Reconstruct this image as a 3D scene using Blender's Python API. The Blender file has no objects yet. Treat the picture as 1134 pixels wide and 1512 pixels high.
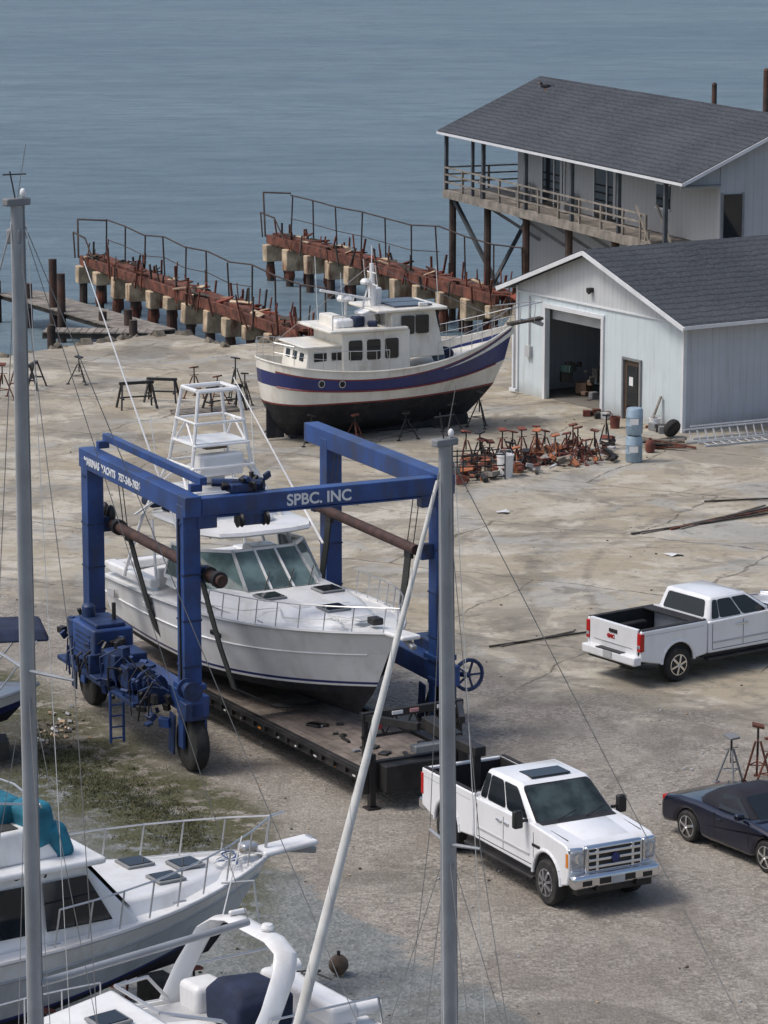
import bpy, math, random, bmesh
from mathutils import Vector, Matrix, Euler
R=random.Random(11)
rad=math.radians
sc=bpy.context.scene
sc.view_settings.view_transform='Standard'
try: sc.view_settings.look='None'
except: pass
sc.view_settings.exposure=0

# ------------------------------------------------------------------ materials
def newmat(name):
    m=bpy.data.materials.new(name); m.use_nodes=True
    nt=m.node_tree; b=nt.nodes['Principled BSDF']
    return m,nt,b
def nd(nt,t,**k):
    n=nt.nodes.new(t)
    for a,v in k.items(): setattr(n,a,v)
    return n
def mth(nt,op,a,b=None,clamp=False):
    n=nt.nodes.new('ShaderNodeMath'); n.operation=op; n.use_clamp=clamp
    for i,x in enumerate((a,b)):
        if x is None: continue
        if isinstance(x,(int,float)): n.inputs[i].default_value=x
        else: nt.links.new(x,n.inputs[i])
    return n.outputs[0]
def ramp(nt,f,lo,hi):
    n=nt.nodes.new('ShaderNodeMapRange'); n.interpolation_type='SMOOTHSTEP'
    n.inputs['From Min'].default_value=lo; n.inputs['From Max'].default_value=hi
    nt.links.new(f,n.inputs['Value']); return n.outputs[0]
def mixc(nt,f,a,b,mode='MIX'):
    n=nt.nodes.new('ShaderNodeMix'); n.data_type='RGBA'; n.blend_type=mode
    for s,x in ((n.inputs[0],f),(n.inputs[6],a),(n.inputs[7],b)):
        if isinstance(x,(int,float)): s.default_value=x
        elif isinstance(x,tuple): s.default_value=(x[0],x[1],x[2],1)
        else: nt.links.new(x,s)
    return n.outputs[2]
def noise(nt,co,scale,detail=4,rough=.55,dist=0):
    n=nd(nt,'ShaderNodeTexNoise'); n.inputs['Scale'].default_value=scale
    n.inputs['Detail'].default_value=detail; n.inputs['Roughness'].default_value=rough
    n.inputs['Distortion'].default_value=dist
    nt.links.new(co,n.inputs['Vector']); return n.outputs[0]
def bumpn(nt,b,h,strength,dist=.02):
    n=nd(nt,'ShaderNodeBump'); n.inputs['Strength'].default_value=strength; n.inputs['Distance'].default_value=dist
    nt.links.new(h,n.inputs['Height']); nt.links.new(n.outputs[0],b.inputs['Normal'])
MC={}
def M(name,c,rough=.5,metal=0,var=.1,scale=1.5,dirt=None,damt=.5,dscale=2.5,bump=0,bscale=30,coat=0):
    if name in MC: return MC[name]
    m,nt,b=newmat(name); MC[name]=m
    co=nd(nt,'ShaderNodeTexCoord').outputs['Object']
    n1=noise(nt,co,scale,5)
    f=ramp(nt,n1,.3,.7)
    col=mixc(nt,f,tuple(x*(1-var) for x in c),tuple(min(1,x*(1+var)) for x in c))
    if dirt:
        mp=nd(nt,'ShaderNodeMapping'); mp.inputs['Scale'].default_value=(1,1,.35); nt.links.new(co,mp.inputs[0])
        n2=noise(nt,mp.outputs[0],dscale,8,.65)
        f2=mth(nt,'MULTIPLY',ramp(nt,n2,.45,.72),damt)
        col=mixc(nt,f2,col,dirt)
    nt.links.new(col,b.inputs['Base Color'])
    b.inputs['Roughness'].default_value=rough; b.inputs['Metallic'].default_value=metal
    if coat: b.inputs['Coat Weight'].default_value=coat; b.inputs['Coat Roughness'].default_value=.08
    if bump: bumpn(nt,b,noise(nt,co,bscale,4),bump)
    return m
white=M('white_gelcoat',(.75,.755,.755),.3,0,.05,1,(.50,.47,.42),.45,2,coat=.3)
whitepaint=M('white_paint',(.77,.785,.81),.22,0,.03,1,(.54,.51,.46),.25,2,coat=.7)
cream=M('cream_gelcoat',(.71,.69,.63),.35,0,.06,1,(.40,.34,.26),.5,2)
greyhull=M('grey_hull',(.50,.52,.54),.35,0,.08,1,(.3,.3,.28),.55,1.5)
navy=M('navy_paint',(.018,.028,.13),.35,0,.2,1,(.06,.07,.12),.3,2)
antif=M('antifouling',(.012,.014,.02),.7,0,.4,1,(.06,.05,.05),.6,3)
maroon=M('maroon_stripe',(.18,.03,.03),.5)
glass=M('dark_glass',(.012,.016,.02),.05,0,.2,1)
autoglass=M('tinted_windscreen',(.035,.05,.05),.04,0,.6,2)
tglass=M('green_glass',(.10,.15,.15),.06,0,.45,1.4)
ltgrey=M('light_grey',(.42,.43,.44),.5,0,.1)
blue=M('lift_blue',(.018,.055,.19),.45,0,.3,1.2,(.035,.04,.06),.75,2.2,coat=.1)
blueD=M('machinery_blue',(.014,.034,.105),.5,0,.4,4,(.02,.02,.022),.8,4)
rubber=M('rubber',(.018,.018,.018),.85,0,.3,4,(.10,.09,.075),.4,4)
black=M('black_steel',(.015,.015,.016),.5,0,.3,2,(.06,.05,.045),.4,3)
blackm=M('black_matt',(.012,.012,.013),.85,0,.3)
rust=M('rust',(.13,.045,.028),.9,0,.6,2.2,(.03,.018,.014),.8,3,bump=.4)
rustred=M('rust_red',(.20,.05,.032),.9,0,.6,1.5,(.07,.035,.025),.85,2.4,bump=.3)
rustpipe=M('rust_pipe',(.05,.026,.022),.7,0,.4,3,(.12,.05,.03),.4,4)
rustorange=M('rust_orange',(.36,.13,.06),.8,0,.4,3,(.1,.04,.03),.6,4)
capc=M('stained_concrete_cap',(.48,.38,.26),.9,0,.35,1.6,(.15,.055,.03),.95,1.6,bump=.3)
alum=M('aluminium',(.30,.315,.335),.42,.3,.14,1.2,(.2,.2,.2),.4,3)
steel=M('stainless',(.52,.53,.54),.32,.7,.05)
chrome=M('chrome',(.72,.73,.75),.16,1,.05)
grayrim=M('rim',(.34,.34,.36),.35,.7,.1)
woodg=M('weathered_wood',(.23,.205,.175),.85,0,.3,2,(.10,.085,.07),.6,4,bump=.3)
woodd=M('dark_wood',(.06,.052,.044),.9,0,.4,2,(.02,.02,.018),.6,4,bump=.4)
deckwood=M('trailer_wood',(.17,.14,.12),.85,0,.35,2,(.07,.06,.05),.8,2,bump=.3)
piled=M('pile',(.05,.036,.03),.9,0,.5,1.5,(.13,.05,.028),.6,2,bump=.4)
red=M('red_lens',(.4,.01,.01),.25)
amber=M('amber_lens',(.6,.2,.02),.3)
lampg=M('headlamp',(.40,.42,.45),.08,.3,.35,8)
teal=M('teal_canvas',(.012,.14,.21),.8,0,.3,3,bump=.5,bscale=6)
navyc=M('navy_canvas',(.012,.020,.05),.85,0,.3,3,bump=.5,bscale=5)
carnavy=M('car_navy',(.005,.007,.022),.2,.2,.2,1,coat=.8)
softtop=M('soft_top',(.010,.011,.020),.85,0,.2,3)
tan=M('tan',(.24,.18,.12),.7)
trim=M('white_trim',(.64,.66,.68),.6,0,.05,1,(.4,.4,.4),.3,2)
greyp=M('grey_post',(.20,.21,.22),.7,0,.15)
darkpost=M('dark_post',(.06,.07,.08),.7,0,.3)
bluebar=M('blue_barrel',(.25,.34,.42),.5,0,.15,3,(.12,.12,.12),.5)
strap=M('strap',(.03,.032,.03),.9,0,.3)
ropew=M('white_line',(.62,.62,.60),.7)
wire=M('wire',(.25,.25,.25),.4,.5)
green=M('green_paint',(.08,.22,.15),.6)
bedl=M('bed_liner',(.014,.014,.016),.75,0,.3,3)
jred=M('jack_red',(.16,.045,.032),.8,0,.4,3,(.05,.03,.025),.7,4)
interior=M('dark_interior',(.035,.035,.035),.9,0,.3)
galv=M('galv',(.3,.31,.32),.5,.5)
nonskid=M('nonskid_grey',(.55,.56,.57),.7,0,.06)

def siding(name,c,axis='z',sp=.2,amt=.35,dirt=(.32,.32,.30)):
    m,nt,b=newmat(name)
    co=nd(nt,'ShaderNodeTexCoord').outputs['Object']
    sep=nd(nt,'ShaderNodeSeparateXYZ'); nt.links.new(co,sep.inputs[0])
    v=sep.outputs[{'x':0,'y':1,'z':2}[axis]]
    fr=mth(nt,'FRACT',mth(nt,'DIVIDE',v,sp))
    line=ramp(nt,fr,.0,.14)
    n1=noise(nt,co,.8,6)
    mp=nd(nt,'ShaderNodeMapping'); mp.inputs['Scale'].default_value=(3,3,.25); nt.links.new(co,mp.inputs[0])
    n2=noise(nt,mp.outputs[0],1.5,6,.6)
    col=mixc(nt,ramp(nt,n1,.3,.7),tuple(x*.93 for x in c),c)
    col=mixc(nt,mth(nt,'MULTIPLY',ramp(nt,n2,.5,.75),.5),col,dirt)
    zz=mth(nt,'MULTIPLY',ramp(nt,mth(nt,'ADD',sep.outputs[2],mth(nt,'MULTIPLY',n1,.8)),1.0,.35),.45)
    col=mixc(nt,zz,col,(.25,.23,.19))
    col=mixc(nt,mth(nt,'MULTIPLY',mth(nt,'SUBTRACT',1,line),amt),col,tuple(x*.35 for x in c))
    nt.links.new(col,b.inputs['Base Color']); b.inputs['Roughness'].default_value=.6
    bumpn(nt,b,fr,.4,.02)
    return m
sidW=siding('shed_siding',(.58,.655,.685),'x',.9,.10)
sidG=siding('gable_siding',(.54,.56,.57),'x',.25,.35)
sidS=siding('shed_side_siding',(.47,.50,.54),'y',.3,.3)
sidH=siding('house_siding',(.40,.41,.42),'x',.4,.28)
sidH2=siding('house_side_siding',(.43,.45,.47),'y',.4,.3)
def shingles():
    m,nt,b=newmat('shingles')
    co=nd(nt,'ShaderNodeTexCoord').outputs['Object']
    sep=nd(nt,'ShaderNodeSeparateXYZ'); nt.links.new(co,sep.inputs[0])
    n1=noise(nt,co,.35,4); n2=noise(nt,co,9,4,.75); n3=noise(nt,co,1.2,5,.7)
    w=mth(nt,'FRACT',mth(nt,'ADD',mth(nt,'DIVIDE',sep.outputs[2],.12),mth(nt,'MULTIPLY',n3,1.3)))
    col=mixc(nt,ramp(nt,n1,.3,.7),(.040,.046,.055),(.062,.069,.080))
    col=mixc(nt,mth(nt,'MULTIPLY',ramp(nt,n2,.35,.7),.5),col,(.115,.125,.14))
    col=mixc(nt,mth(nt,'MULTIPLY',mth(nt,'SUBTRACT',1,ramp(nt,w,0,.4)),.6),col,(.016,.018,.022))
    nt.links.new(col,b.inputs['Base Color']); b.inputs['Roughness'].default_value=.95; b.inputs['Specular IOR Level'].default_value=.15
    bumpn(nt,b,w,.4,.02)
    return m
shing=shingles()

def ground_mat():
    m,nt,b=newmat('ground_surface')
    co=nd(nt,'ShaderNodeTexCoord').outputs['Object']
    sep=nd(nt,'ShaderNodeSeparateXYZ'); nt.links.new(co,sep.inputs[0])
    X,Y=sep.outputs[0],sep.outputs[1]
    nA=noise(nt,co,.10,5,.6); nB=noise(nt,co,.45,6,.62,.3); nC=noise(nt,co,2.6,7,.7); nD=noise(nt,co,11,5,.75); nE=noise(nt,co,.2,8,.68,1.0)
    mpz=nd(nt,'ShaderNodeMapping'); mpz.inputs['Location'].default_value=(31,7,0); nt.links.new(co,mpz.inputs[0])
    nF=noise(nt,mpz.outputs[0],.28,8,.66,.6); nG=noise(nt,mpz.outputs[0],1.1,7,.7)
    con=mixc(nt,ramp(nt,nA,.35,.65),(.325,.28,.205),(.40,.365,.295))
    con=mixc(nt,mth(nt,'MULTIPLY',ramp(nt,nB,.47,.60),.75),con,(.49,.46,.395))
    con=mixc(nt,mth(nt,'MULTIPLY',ramp(nt,nE,.49,.56),.7),con,(.225,.203,.168))
    con=mixc(nt,mth(nt,'MULTIPLY',ramp(nt,nF,.53,.61),.75),con,(.325,.325,.305))
    con=mixc(nt,mth(nt,'MULTIPLY',ramp(nt,nG,.55,.66),.65),con,(.14,.128,.108))
    con=mixc(nt,mth(nt,'MULTIPLY',ramp(nt,nC,.50,.70),.5),con,(.18,.168,.142))
    con=mixc(nt,mth(nt,'MULTIPLY',ramp(nt,nD,.46,.72),.38),con,(.20,.187,.157))
    # water-run grime streaks
    mps=nd(nt,'ShaderNodeMapping'); mps.inputs['Rotation'].default_value=(0,0,rad(-28)); mps.inputs['Scale'].default_value=(.25,1.6,1); nt.links.new(co,mps.inputs[0])
    nS=noise(nt,mps.outputs[0],.8,7,.7,.6)
    con=mixc(nt,mth(nt,'MULTIPLY',ramp(nt,nS,.55,.66),.45),con,(.17,.155,.13))
    mp=nd(nt,'ShaderNodeMapping'); mp.inputs['Rotation'].default_value=(0,0,rad(28)); nt.links.new(co,mp.inputs[0])
    wob=nd(nt,'ShaderNodeVectorMath'); wob.operation='ADD'
    nv=nd(nt,'ShaderNodeTexNoise'); nv.inputs['Scale'].default_value=.5; nv.inputs['Detail'].default_value=5; nt.links.new(co,nv.inputs[0])
    sv=nd(nt,'ShaderNodeVectorMath'); sv.operation='SCALE'; sv.inputs['Scale'].default_value=1.1; nt.links.new(nv.outputs['Color'],sv.inputs[0])
    nt.links.new(mp.outputs[0],wob.inputs[0]); nt.links.new(sv.outputs[0],wob.inputs[1])
    br=nd(nt,'ShaderNodeTexBrick'); br.inputs['Scale'].default_value=1; br.inputs['Brick Width'].default_value=9; br.inputs['Row Height'].default_value=6.5
    br.inputs['Mortar Size'].default_value=.06; br.inputs['Mortar Smooth'].default_value=.8
    nt.links.new(wob.outputs[0],br.inputs[0])
    con=mixc(nt,mth(nt,'MULTIPLY',mth(nt,'MULTIPLY',br.outputs['Fac'],.85),ramp(nt,nC,.32,.55)),con,(.09,.078,.063))
    vo=nd(nt,'ShaderNodeTexVoronoi'); vo.inputs['Scale'].default_value=15; nt.links.new(co,vo.inputs[0])
    vsep=nd(nt,'ShaderNodeSeparateColor'); nt.links.new(vo.outputs['Color'],vsep.inputs[0])
    gr=mixc(nt,vsep.outputs[0],(.16,.145,.127),(.37,.342,.30))
    gr=mixc(nt,mth(nt,'MULTIPLY',ramp(nt,nD,.42,.66),.5),gr,(.18,.162,.14))
    gr=mixc(nt,mth(nt,'MULTIPLY',ramp(nt,nB,.42,.66),.45),gr,(.345,.32,.28))
    gr=mixc(nt,mth(nt,'MULTIPLY',ramp(nt,nE,.50,.60),.55),gr,(.19,.168,.145))
    gr=mixc(nt,mth(nt,'MULTIPLY',ramp(nt,nG,.55,.72),.45),gr,(.155,.137,.118))
    f=mth(nt,'ADD',mth(nt,'ADD',Y,mth(nt,'MULTIPLY',X,.7)),mth(nt,'ADD',mth(nt,'MULTIPLY',mth(nt,'SUBTRACT',nB,.5),12),mth(nt,'MULTIPLY',mth(nt,'SUBTRACT',nC,.5),5)))
    base=mixc(nt,ramp(nt,f,75.5,77.8),gr,con)
    for cx,cy,r0,wd in((16,96,21,.16),(16,96,22.7,.16),(-14,60,24,.15),(-14,60,25.6,.15),(22,60,17,.14),(22,60,18.6,.14),(-2,118,26,.16),(-2,118,27.7,.16),(24,84,19,.15),(24,84,20.6,.15)):
        dx=mth(nt,'SUBTRACT',X,cx); dy=mth(nt,'SUBTRACT',Y,cy)
        dd=mth(nt,'SQRT',mth(nt,'ADD',mth(nt,'MULTIPLY',dx,dx),mth(nt,'MULTIPLY',dy,dy)))
        a=mth(nt,'ABSOLUTE',mth(nt,'SUBTRACT',mth(nt,'ADD',dd,mth(nt,'MULTIPLY',nB,.8)),r0))
        base=mixc(nt,mth(nt,'MULTIPLY',mth(nt,'MULTIPLY',ramp(nt,a,wd*1.6,wd*.3),.5),ramp(nt,nC,.36,.6)),base,(.15,.135,.115))
    asp=mixc(nt,vsep.outputs[1],(.13,.143,.143),(.23,.242,.238))
    asp=mixc(nt,mth(nt,'MULTIPLY',ramp(nt,nC,.45,.7),.5),asp,(.26,.262,.25))
    asp=mixc(nt,mth(nt,'MULTIPLY',ramp(nt,nG,.5,.65),.5),asp,(.11,.118,.115))
    g=mth(nt,'ADD',mth(nt,'ADD',Y,mth(nt,'MULTIPLY',X,1.78)),mth(nt,'ADD',mth(nt,'MULTIPLY',mth(nt,'SUBTRACT',nB,.5),4),mth(nt,'MULTIPLY',mth(nt,'SUBTRACT',nC,.5),2)))
    base=mixc(nt,ramp(nt,g,56.9,56.2),base,asp)
    wz=mth(nt,'MULTIPLY',ramp(nt,g,50,53),ramp(nt,g,61.5,58.5))
    wz=mth(nt,'MULTIPLY',wz,ramp(nt,X,-1.6,-2.8))
    wz=mth(nt,'MULTIPLY',wz,ramp(nt,mth(nt,'ADD',nC,mth(nt,'MULTIPLY',nG,.7)),.70,.87))
    base=mixc(nt,mth(nt,'MULTIPLY',wz,.93),base,mixc(nt,ramp(nt,nD,.35,.65),(.04,.044,.022),(.095,.095,.045)))
    base=mixc(nt,mth(nt,'MULTIPLY',ramp(nt,noise(nt,co,.16,7,.62,.8),.55,.61),.42),base,(.11,.105,.09))
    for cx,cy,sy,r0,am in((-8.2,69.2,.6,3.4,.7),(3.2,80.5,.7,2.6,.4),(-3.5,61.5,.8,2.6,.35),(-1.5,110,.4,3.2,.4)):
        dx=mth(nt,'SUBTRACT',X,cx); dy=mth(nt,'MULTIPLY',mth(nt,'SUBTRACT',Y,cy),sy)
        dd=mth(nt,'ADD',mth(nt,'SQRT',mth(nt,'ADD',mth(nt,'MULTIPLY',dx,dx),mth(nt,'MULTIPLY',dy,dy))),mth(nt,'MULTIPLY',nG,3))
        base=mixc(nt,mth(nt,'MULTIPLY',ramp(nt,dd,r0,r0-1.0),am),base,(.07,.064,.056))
    nt.links.new(base,b.inputs['Base Color']); b.inputs['Roughness'].default_value=.88
    b.inputs['Specular IOR Level'].default_value=.2
    h=mth(nt,'ADD',mth(nt,'MULTIPLY',vo.outputs['Distance'],mth(nt,'SUBTRACT',1,ramp(nt,f,74.5,79.5))),mth(nt,'MULTIPLY',nC,1.0))
    bumpn(nt,b,h,.6,.035)
    return m
def water_mat():
    m,nt,b=newmat('water_surface')
    co=nd(nt,'ShaderNodeTexCoord').outputs['Object']
    mp=nd(nt,'ShaderNodeMapping'); mp.inputs['Scale'].default_value=(.3,1,1); mp.inputs['Rotation'].default_value=(0,0,rad(-8)); nt.links.new(co,mp.inputs[0])
    n1=noise(nt,mp.outputs[0],.6,7,.7); n2=noise(nt,mp.outputs[0],.022,6,.65,.5); n3=noise(nt,mp.outputs[0],.14,5,.62)
    col=mixc(nt,ramp(nt,n2,.38,.64),(.115,.170,.208),(.152,.214,.248))
    col=mixc(nt,mth(nt,'MULTIPLY',ramp(nt,n1,.42,.62),.55),col,(.07,.112,.142))
    col=mixc(nt,mth(nt,'MULTIPLY',ramp(nt,n3,.48,.66),.4),col,(.175,.235,.27))
    nt.links.new(col,b.inputs['Base Color']); b.inputs['Roughness'].default_value=.4
    b.inputs['Specular IOR Level'].default_value=.3
    bumpn(nt,b,mth(nt,'ADD',n1,mth(nt,'MULTIPLY',n3,2)),1.0,.5)
    return m

# ------------------------------------------------------------------ geometry builder
class Thing:
    def __init__(s,name,loc=(0,0,0),hd=0,tilt=0):
        e=bpy.data.objects.new(name,None); sc.collection.objects.link(e)
        e.location=(loc[0],loc[1],loc[2] if len(loc)>2 else 0); e.rotation_euler=(rad(tilt),0,rad(hd)); e.empty_display_size=.2
        s.e=e; s.P={}; s.X=Matrix.Identity(4)
    def add(s,n,m,vs,fs,bev=0):
        k=(n,m.name,bev)
        if k not in s.P: s.P[k]=([],[],m)
        v0,f0,_=s.P[k]; o=len(v0)
        v0.extend([s.X@Vector(v) for v in vs]); f0.extend([[i+o for i in f] for f in fs])
    def box(s,n,m,c,d,rot=(0,0,0),bev=0):
        E=Euler([rad(a) for a in rot]).to_matrix(); c=Vector(c)
        vs=[c+E@Vector((x*d[0]/2,y*d[1]/2,z*d[2]/2)) for x in(-1,1) for y in(-1,1) for z in(-1,1)]
        s.add(n,m,vs,[(0,1,3,2),(4,6,7,5),(0,4,5,1),(2,3,7,6),(0,2,6,4),(1,5,7,3)],bev)
    def beam(s,n,m,a,b,w,h,bev=0):
        a=Vector(a);b=Vector(b);d=(b-a).normalized()
        up=Vector((0,0,1)) if abs(d.z)<.95 else Vector((1,0,0))
        r=d.cross(up).normalized(); u=r.cross(d)
        vs=[p+r*(sx*w/2)+u*(sz*h/2) for p in(a,b) for sx,sz in((-1,-1),(1,-1),(1,1),(-1,1))]
        s.add(n,m,vs,[(0,1,2,3),(7,6,5,4)]+[(i,(i+1)%4,(i+1)%4+4,i+4) for i in range(4)],bev)
    def tube(s,n,m,a,b,r,r2=None,k=8):
        if r2 is None:r2=r
        a=Vector(a);b=Vector(b);d=(b-a)
        if d.length<1e-6:return
        d.normalize(); up=Vector((0,0,1)) if abs(d.z)<.95 else Vector((1,0,0))
        x=d.cross(up).normalized(); y=x.cross(d); vs=[]
        for p,rr in((a,r),(b,r2)):
            for i in range(k):
                t=2*math.pi*i/k; vs.append(p+x*math.cos(t)*rr+y*math.sin(t)*rr)
        s.add(n,m,vs,[(i,(i+1)%k,(i+1)%k+k,i+k) for i in range(k)]+[tuple(range(k)),tuple(range(2*k-1,k-1,-1))])
    def path(s,n,m,pts,r,k=7):
        for a,b in zip(pts[:-1],pts[1:]): s.tube(n,m,a,b,r,k=k)
    def prism(s,n,m,pr,y0,y1,bev=0,ax='y'):
        k=len(pr)
        if ax=='y': vs=[(x,y,z) for y in(y0,y1) for x,z in pr]
        elif ax=='x': vs=[(y,x,z) for y in(y0,y1) for x,z in pr]
        else: vs=[(x,z,y) for y in(y0,y1) for x,z in pr]
        s.add(n,m,vs,[tuple(range(k)),tuple(range(2*k-1,k-1,-1))]+[(i,(i+1)%k,(i+1)%k+k,i+k) for i in range(k)],bev)
    def loft(s,n,m,rings,cap=True,bev=0):
        k=len(rings[0]); vs=[v for r in rings for v in r]; fs=[]
        for j in range(len(rings)-1):
            for i in range(k): fs.append((j*k+i,j*k+(i+1)%k,(j+1)*k+(i+1)%k,(j+1)*k+i))
        if cap: fs+= [tuple(range(k)),tuple(range(len(vs)-1,len(vs)-k-1,-1))]
        s.add(n,m,vs,fs,bev)
    def lathe(s,n,m,c,pr,ax='y',k=24):
        c=Vector(c); rings=[]
        for r,t in pr:
            ring=[]
            for i in range(k):
                a=2*math.pi*i/k
                ring.append(c+(Vector((r*math.cos(a),t,r*math.sin(a))) if ax=='y' else Vector((r*math.cos(a),r*math.sin(a),t)) if ax=='z' else Vector((t,r*math.cos(a),r*math.sin(a)))))
            rings.append(ring)
        s.loft(n,m,rings)
    def ell(s,n,m,c,d,k=14,h=8):
        pr=[(math.sin(math.pi*j/h)*.5+1e-4,-math.cos(math.pi*j/h)*.5) for j in range(h+1)]
        rings=[[ (c[0]+d[0]*r*math.cos(2*math.pi*i/k),c[1]+d[1]*r*math.sin(2*math.pi*i/k),c[2]+d[2]*t) for i in range(k)] for r,t in pr]
        s.loft(n,m,rings)
    def text(s,n,m,t,loc,rot,size,ext=.004):
        cu=bpy.data.curves.new(n,'FONT'); cu.body=t; cu.size=size; cu.extrude=ext; cu.offset=.008
        o=bpy.data.objects.new(n,cu); sc.collection.objects.link(o); cu.materials.append(m)
        o.location=loc; o.rotation_euler=[rad(a) for a in rot]; o.parent=s.e
    def done(s):
        for (n,mn,bev),(vs,fs,m) in s.P.items():
            me=bpy.data.meshes.new(n); me.from_pydata([tuple(v) for v in vs],[],fs); me.validate()
            bm=bmesh.new(); bm.from_mesh(me); bmesh.ops.recalc_face_normals(bm,faces=bm.faces[:]); bm.to_mesh(me); bm.free()
            me.materials.append(m)
            for p in me.polygons: p.use_smooth=True
            try: me.set_sharp_from_angle(angle=rad(38))
            except Exception: pass
            o=bpy.data.objects.new(n,me); sc.collection.objects.link(o); o.parent=s.e
            if bev:
                b=o.modifiers.new('bev','BEVEL'); b.width=bev; b.segments=3; b.limit_method='ANGLE'; b.angle_limit=rad(40); b.harden_normals=False
        return s
def rrect(cx,cz,w,h,r,k=3):
    p=[]
    for (sx,sz,a0) in((1,1,0),(-1,1,90),(-1,-1,180),(1,-1,270)):
        for i in range(k+1):
            a=rad(a0+90*i/k); p.append((cx+sx*(w/2-r)+r*math.cos(a),cz+sz*(h/2-r)+r*math.sin(a)))
    return p

# ------------------------------------------------------------------ hull
def hull(T,rows,mats,N=28,rnd=0,drop=.12,deckm=None,railm=None,camber=.06,tm=None,inset=.05):
    def zz(r,s): return r[0]*2*(s-.5)*(s-1)+r[1]*-4*s*(s-1)+r[2]*2*s*(s-.5)
    def pt(j,s,side,dy=0,dz=0):
        r=rows[j]; x=r[3]+s*(r[4]-r[3])
        st=r[7]
        if s>.4: f=1-((s-.4)/.6)**r[6]
        else: f=st+(1-st)*math.sin(s/.4*math.pi/2)
        if rnd and s<rnd: f*=math.sqrt(max(0,1-((rnd-s)/rnd)**2))
        y=max(.0,r[5]*f-dy)
        return Vector((x,side*y,zz(r,s)+dz))
    S=[i/N for i in range(N+1)]
    if rnd: S=[0,.008,.02,.035,.055,.08]+[.1+.9*i/N for i in range(N+1)]
    S=S[:-1]+[.985,1]
    for j in range(len(rows)-1):
        vs=[];fs=[]
        for side in(-1,1):
            o=len(vs)
            for s_ in S: vs+= [pt(j,s_,side),pt(j+1,s_,side)]
            for i in range(len(S)-1): fs.append((o+2*i,o+2*i+2,o+2*i+3,o+2*i+1))
        T.add('hull_side_%d'%j,mats[j],vs,fs)
        a,b_,c_,d_=pt(j,0,-1),pt(j,0,1),pt(j+1,0,1),pt(j+1,0,-1)
        if not rnd: T.add('transom_%d'%j,(tm or mats[j]),[a,b_,c_,d_],[(0,1,2,3)])
    J=len(rows)-1
    vs=[];fs=[]
    for s_ in S:
        a=pt(J,s_,-1,inset,-drop); b_=pt(J,s_,1,inset,-drop); c_=(a+b_)/2; c_.z+=camber*abs(a.y)
        top1=pt(J,s_,-1,inset,0.0);top2=pt(J,s_,1,inset,0.0)
        vs+=[pt(J,s_,-1),top1,a,c_,b_,top2,pt(J,s_,1)]
    for i in range(len(S)-1):
        for k in range(6): fs.append((7*i+k,7*i+7+k,7*i+8+k,7*i+1+k))
    T.add('deck',deckm or mats[-1],vs,fs)
    if railm:
        for side in(-1,1): T.path('rub_rail',railm,[pt(J,s_,side,-.02,-.02) for s_ in S],.035,6)
    return pt
def rails(T,pt,J,s0,s1,n,h,m=steel,inset=.12,closed=False,lean=0,mid=True,r=.014):
    for side in(-1,1):
        top=[];md=[]
        for i in range(n+1):
            s_=s0+(s1-s0)*i/n
            b=pt(J,s_,side,inset,0); t=b+Vector((lean,0,h)); 
            T.tube('stanchion',m,b,t,r*.9,k=5); top.append(t); md.append(b.lerp(t,.52))
        T.path('rail',m,top,r,5)
        if mid: T.path('mid_rail',m,md,r*.6,5)
    if closed:
        a=pt(J,s1,-1,inset,0)+Vector((lean,0,h)); b=pt(J,s1,1,inset,0)+Vector((lean,0,h)); c=(a+b)/2+Vector((.3,0,.03))
        T.path('rail',m,[a,c,b],r,5)
def tangle(T,m,c,sp,n,r=.014):
    p=[Vector(c)+Vector((R.gauss(0,sp),R.gauss(0,sp),R.uniform(0,.06))) for _ in range(n)]
    q=[]
    for i in range(len(p)-1):
        a=p[max(0,i-1)];b=p[i];c_=p[i+1];d=p[min(len(p)-1,i+2)]
        for t in(0,.25,.5,.75):
            q.append(.5*((2*b)+(c_-a)*t+(2*a-5*b+4*c_-d)*t*t+(3*b-a-3*c_+d)*t**3))
    T.path('rope',m,q,r,5)

def wheel(T,c,r,w,rim=grayrim,side=-1,sp=6,rr=.62):
    x,y,z=c
    T.lathe('tyre',rubber,c,[(r*rr,-w/2),(r*.9,-w/2),(r*.98,-w*.38),(r,-w*.2),(r,w*.2),(r*.98,w*.38),(r*.9,w/2),(r*rr,w/2)],'y',28)
    o=side*w/2
    T.lathe('rim',rim,c,[(r*rr*1.02,o*.2),(r*rr*1.02,o*1.03),(r*rr*.93,o*1.04),(r*rr*.88,o*.7),(r*.2,o*.55),(.001,o*.55)],'y',24)
    T.lathe('rim_recess',blackm,c,[(r*rr*.86,o*.74),(.001,o*.74)],'y',20)
    T.lathe('hub',rim,c,[(r*.17,o*.6),(r*.15,o*1.0),(.001,o*1.02)],'y',12)
    for i in range(sp):
        a=2*math.pi*i/sp+.3
        T.beam('spoke',rim,(x+r*.1*math.cos(a),y+o*.95,z+r*.1*math.sin(a)),(x+r*rr*.92*math.cos(a),y+o*.9,z+r*rr*.92*math.sin(a)),.06*r/.4*1.2,.05)

def arch(xc,zb,ra,k=9):
    return [(xc+ra*math.cos(math.pi*(1-i/k)),zb+ra*math.sin(math.pi*(1-i/k))*1.0) for i in range(k+1)]

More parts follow.
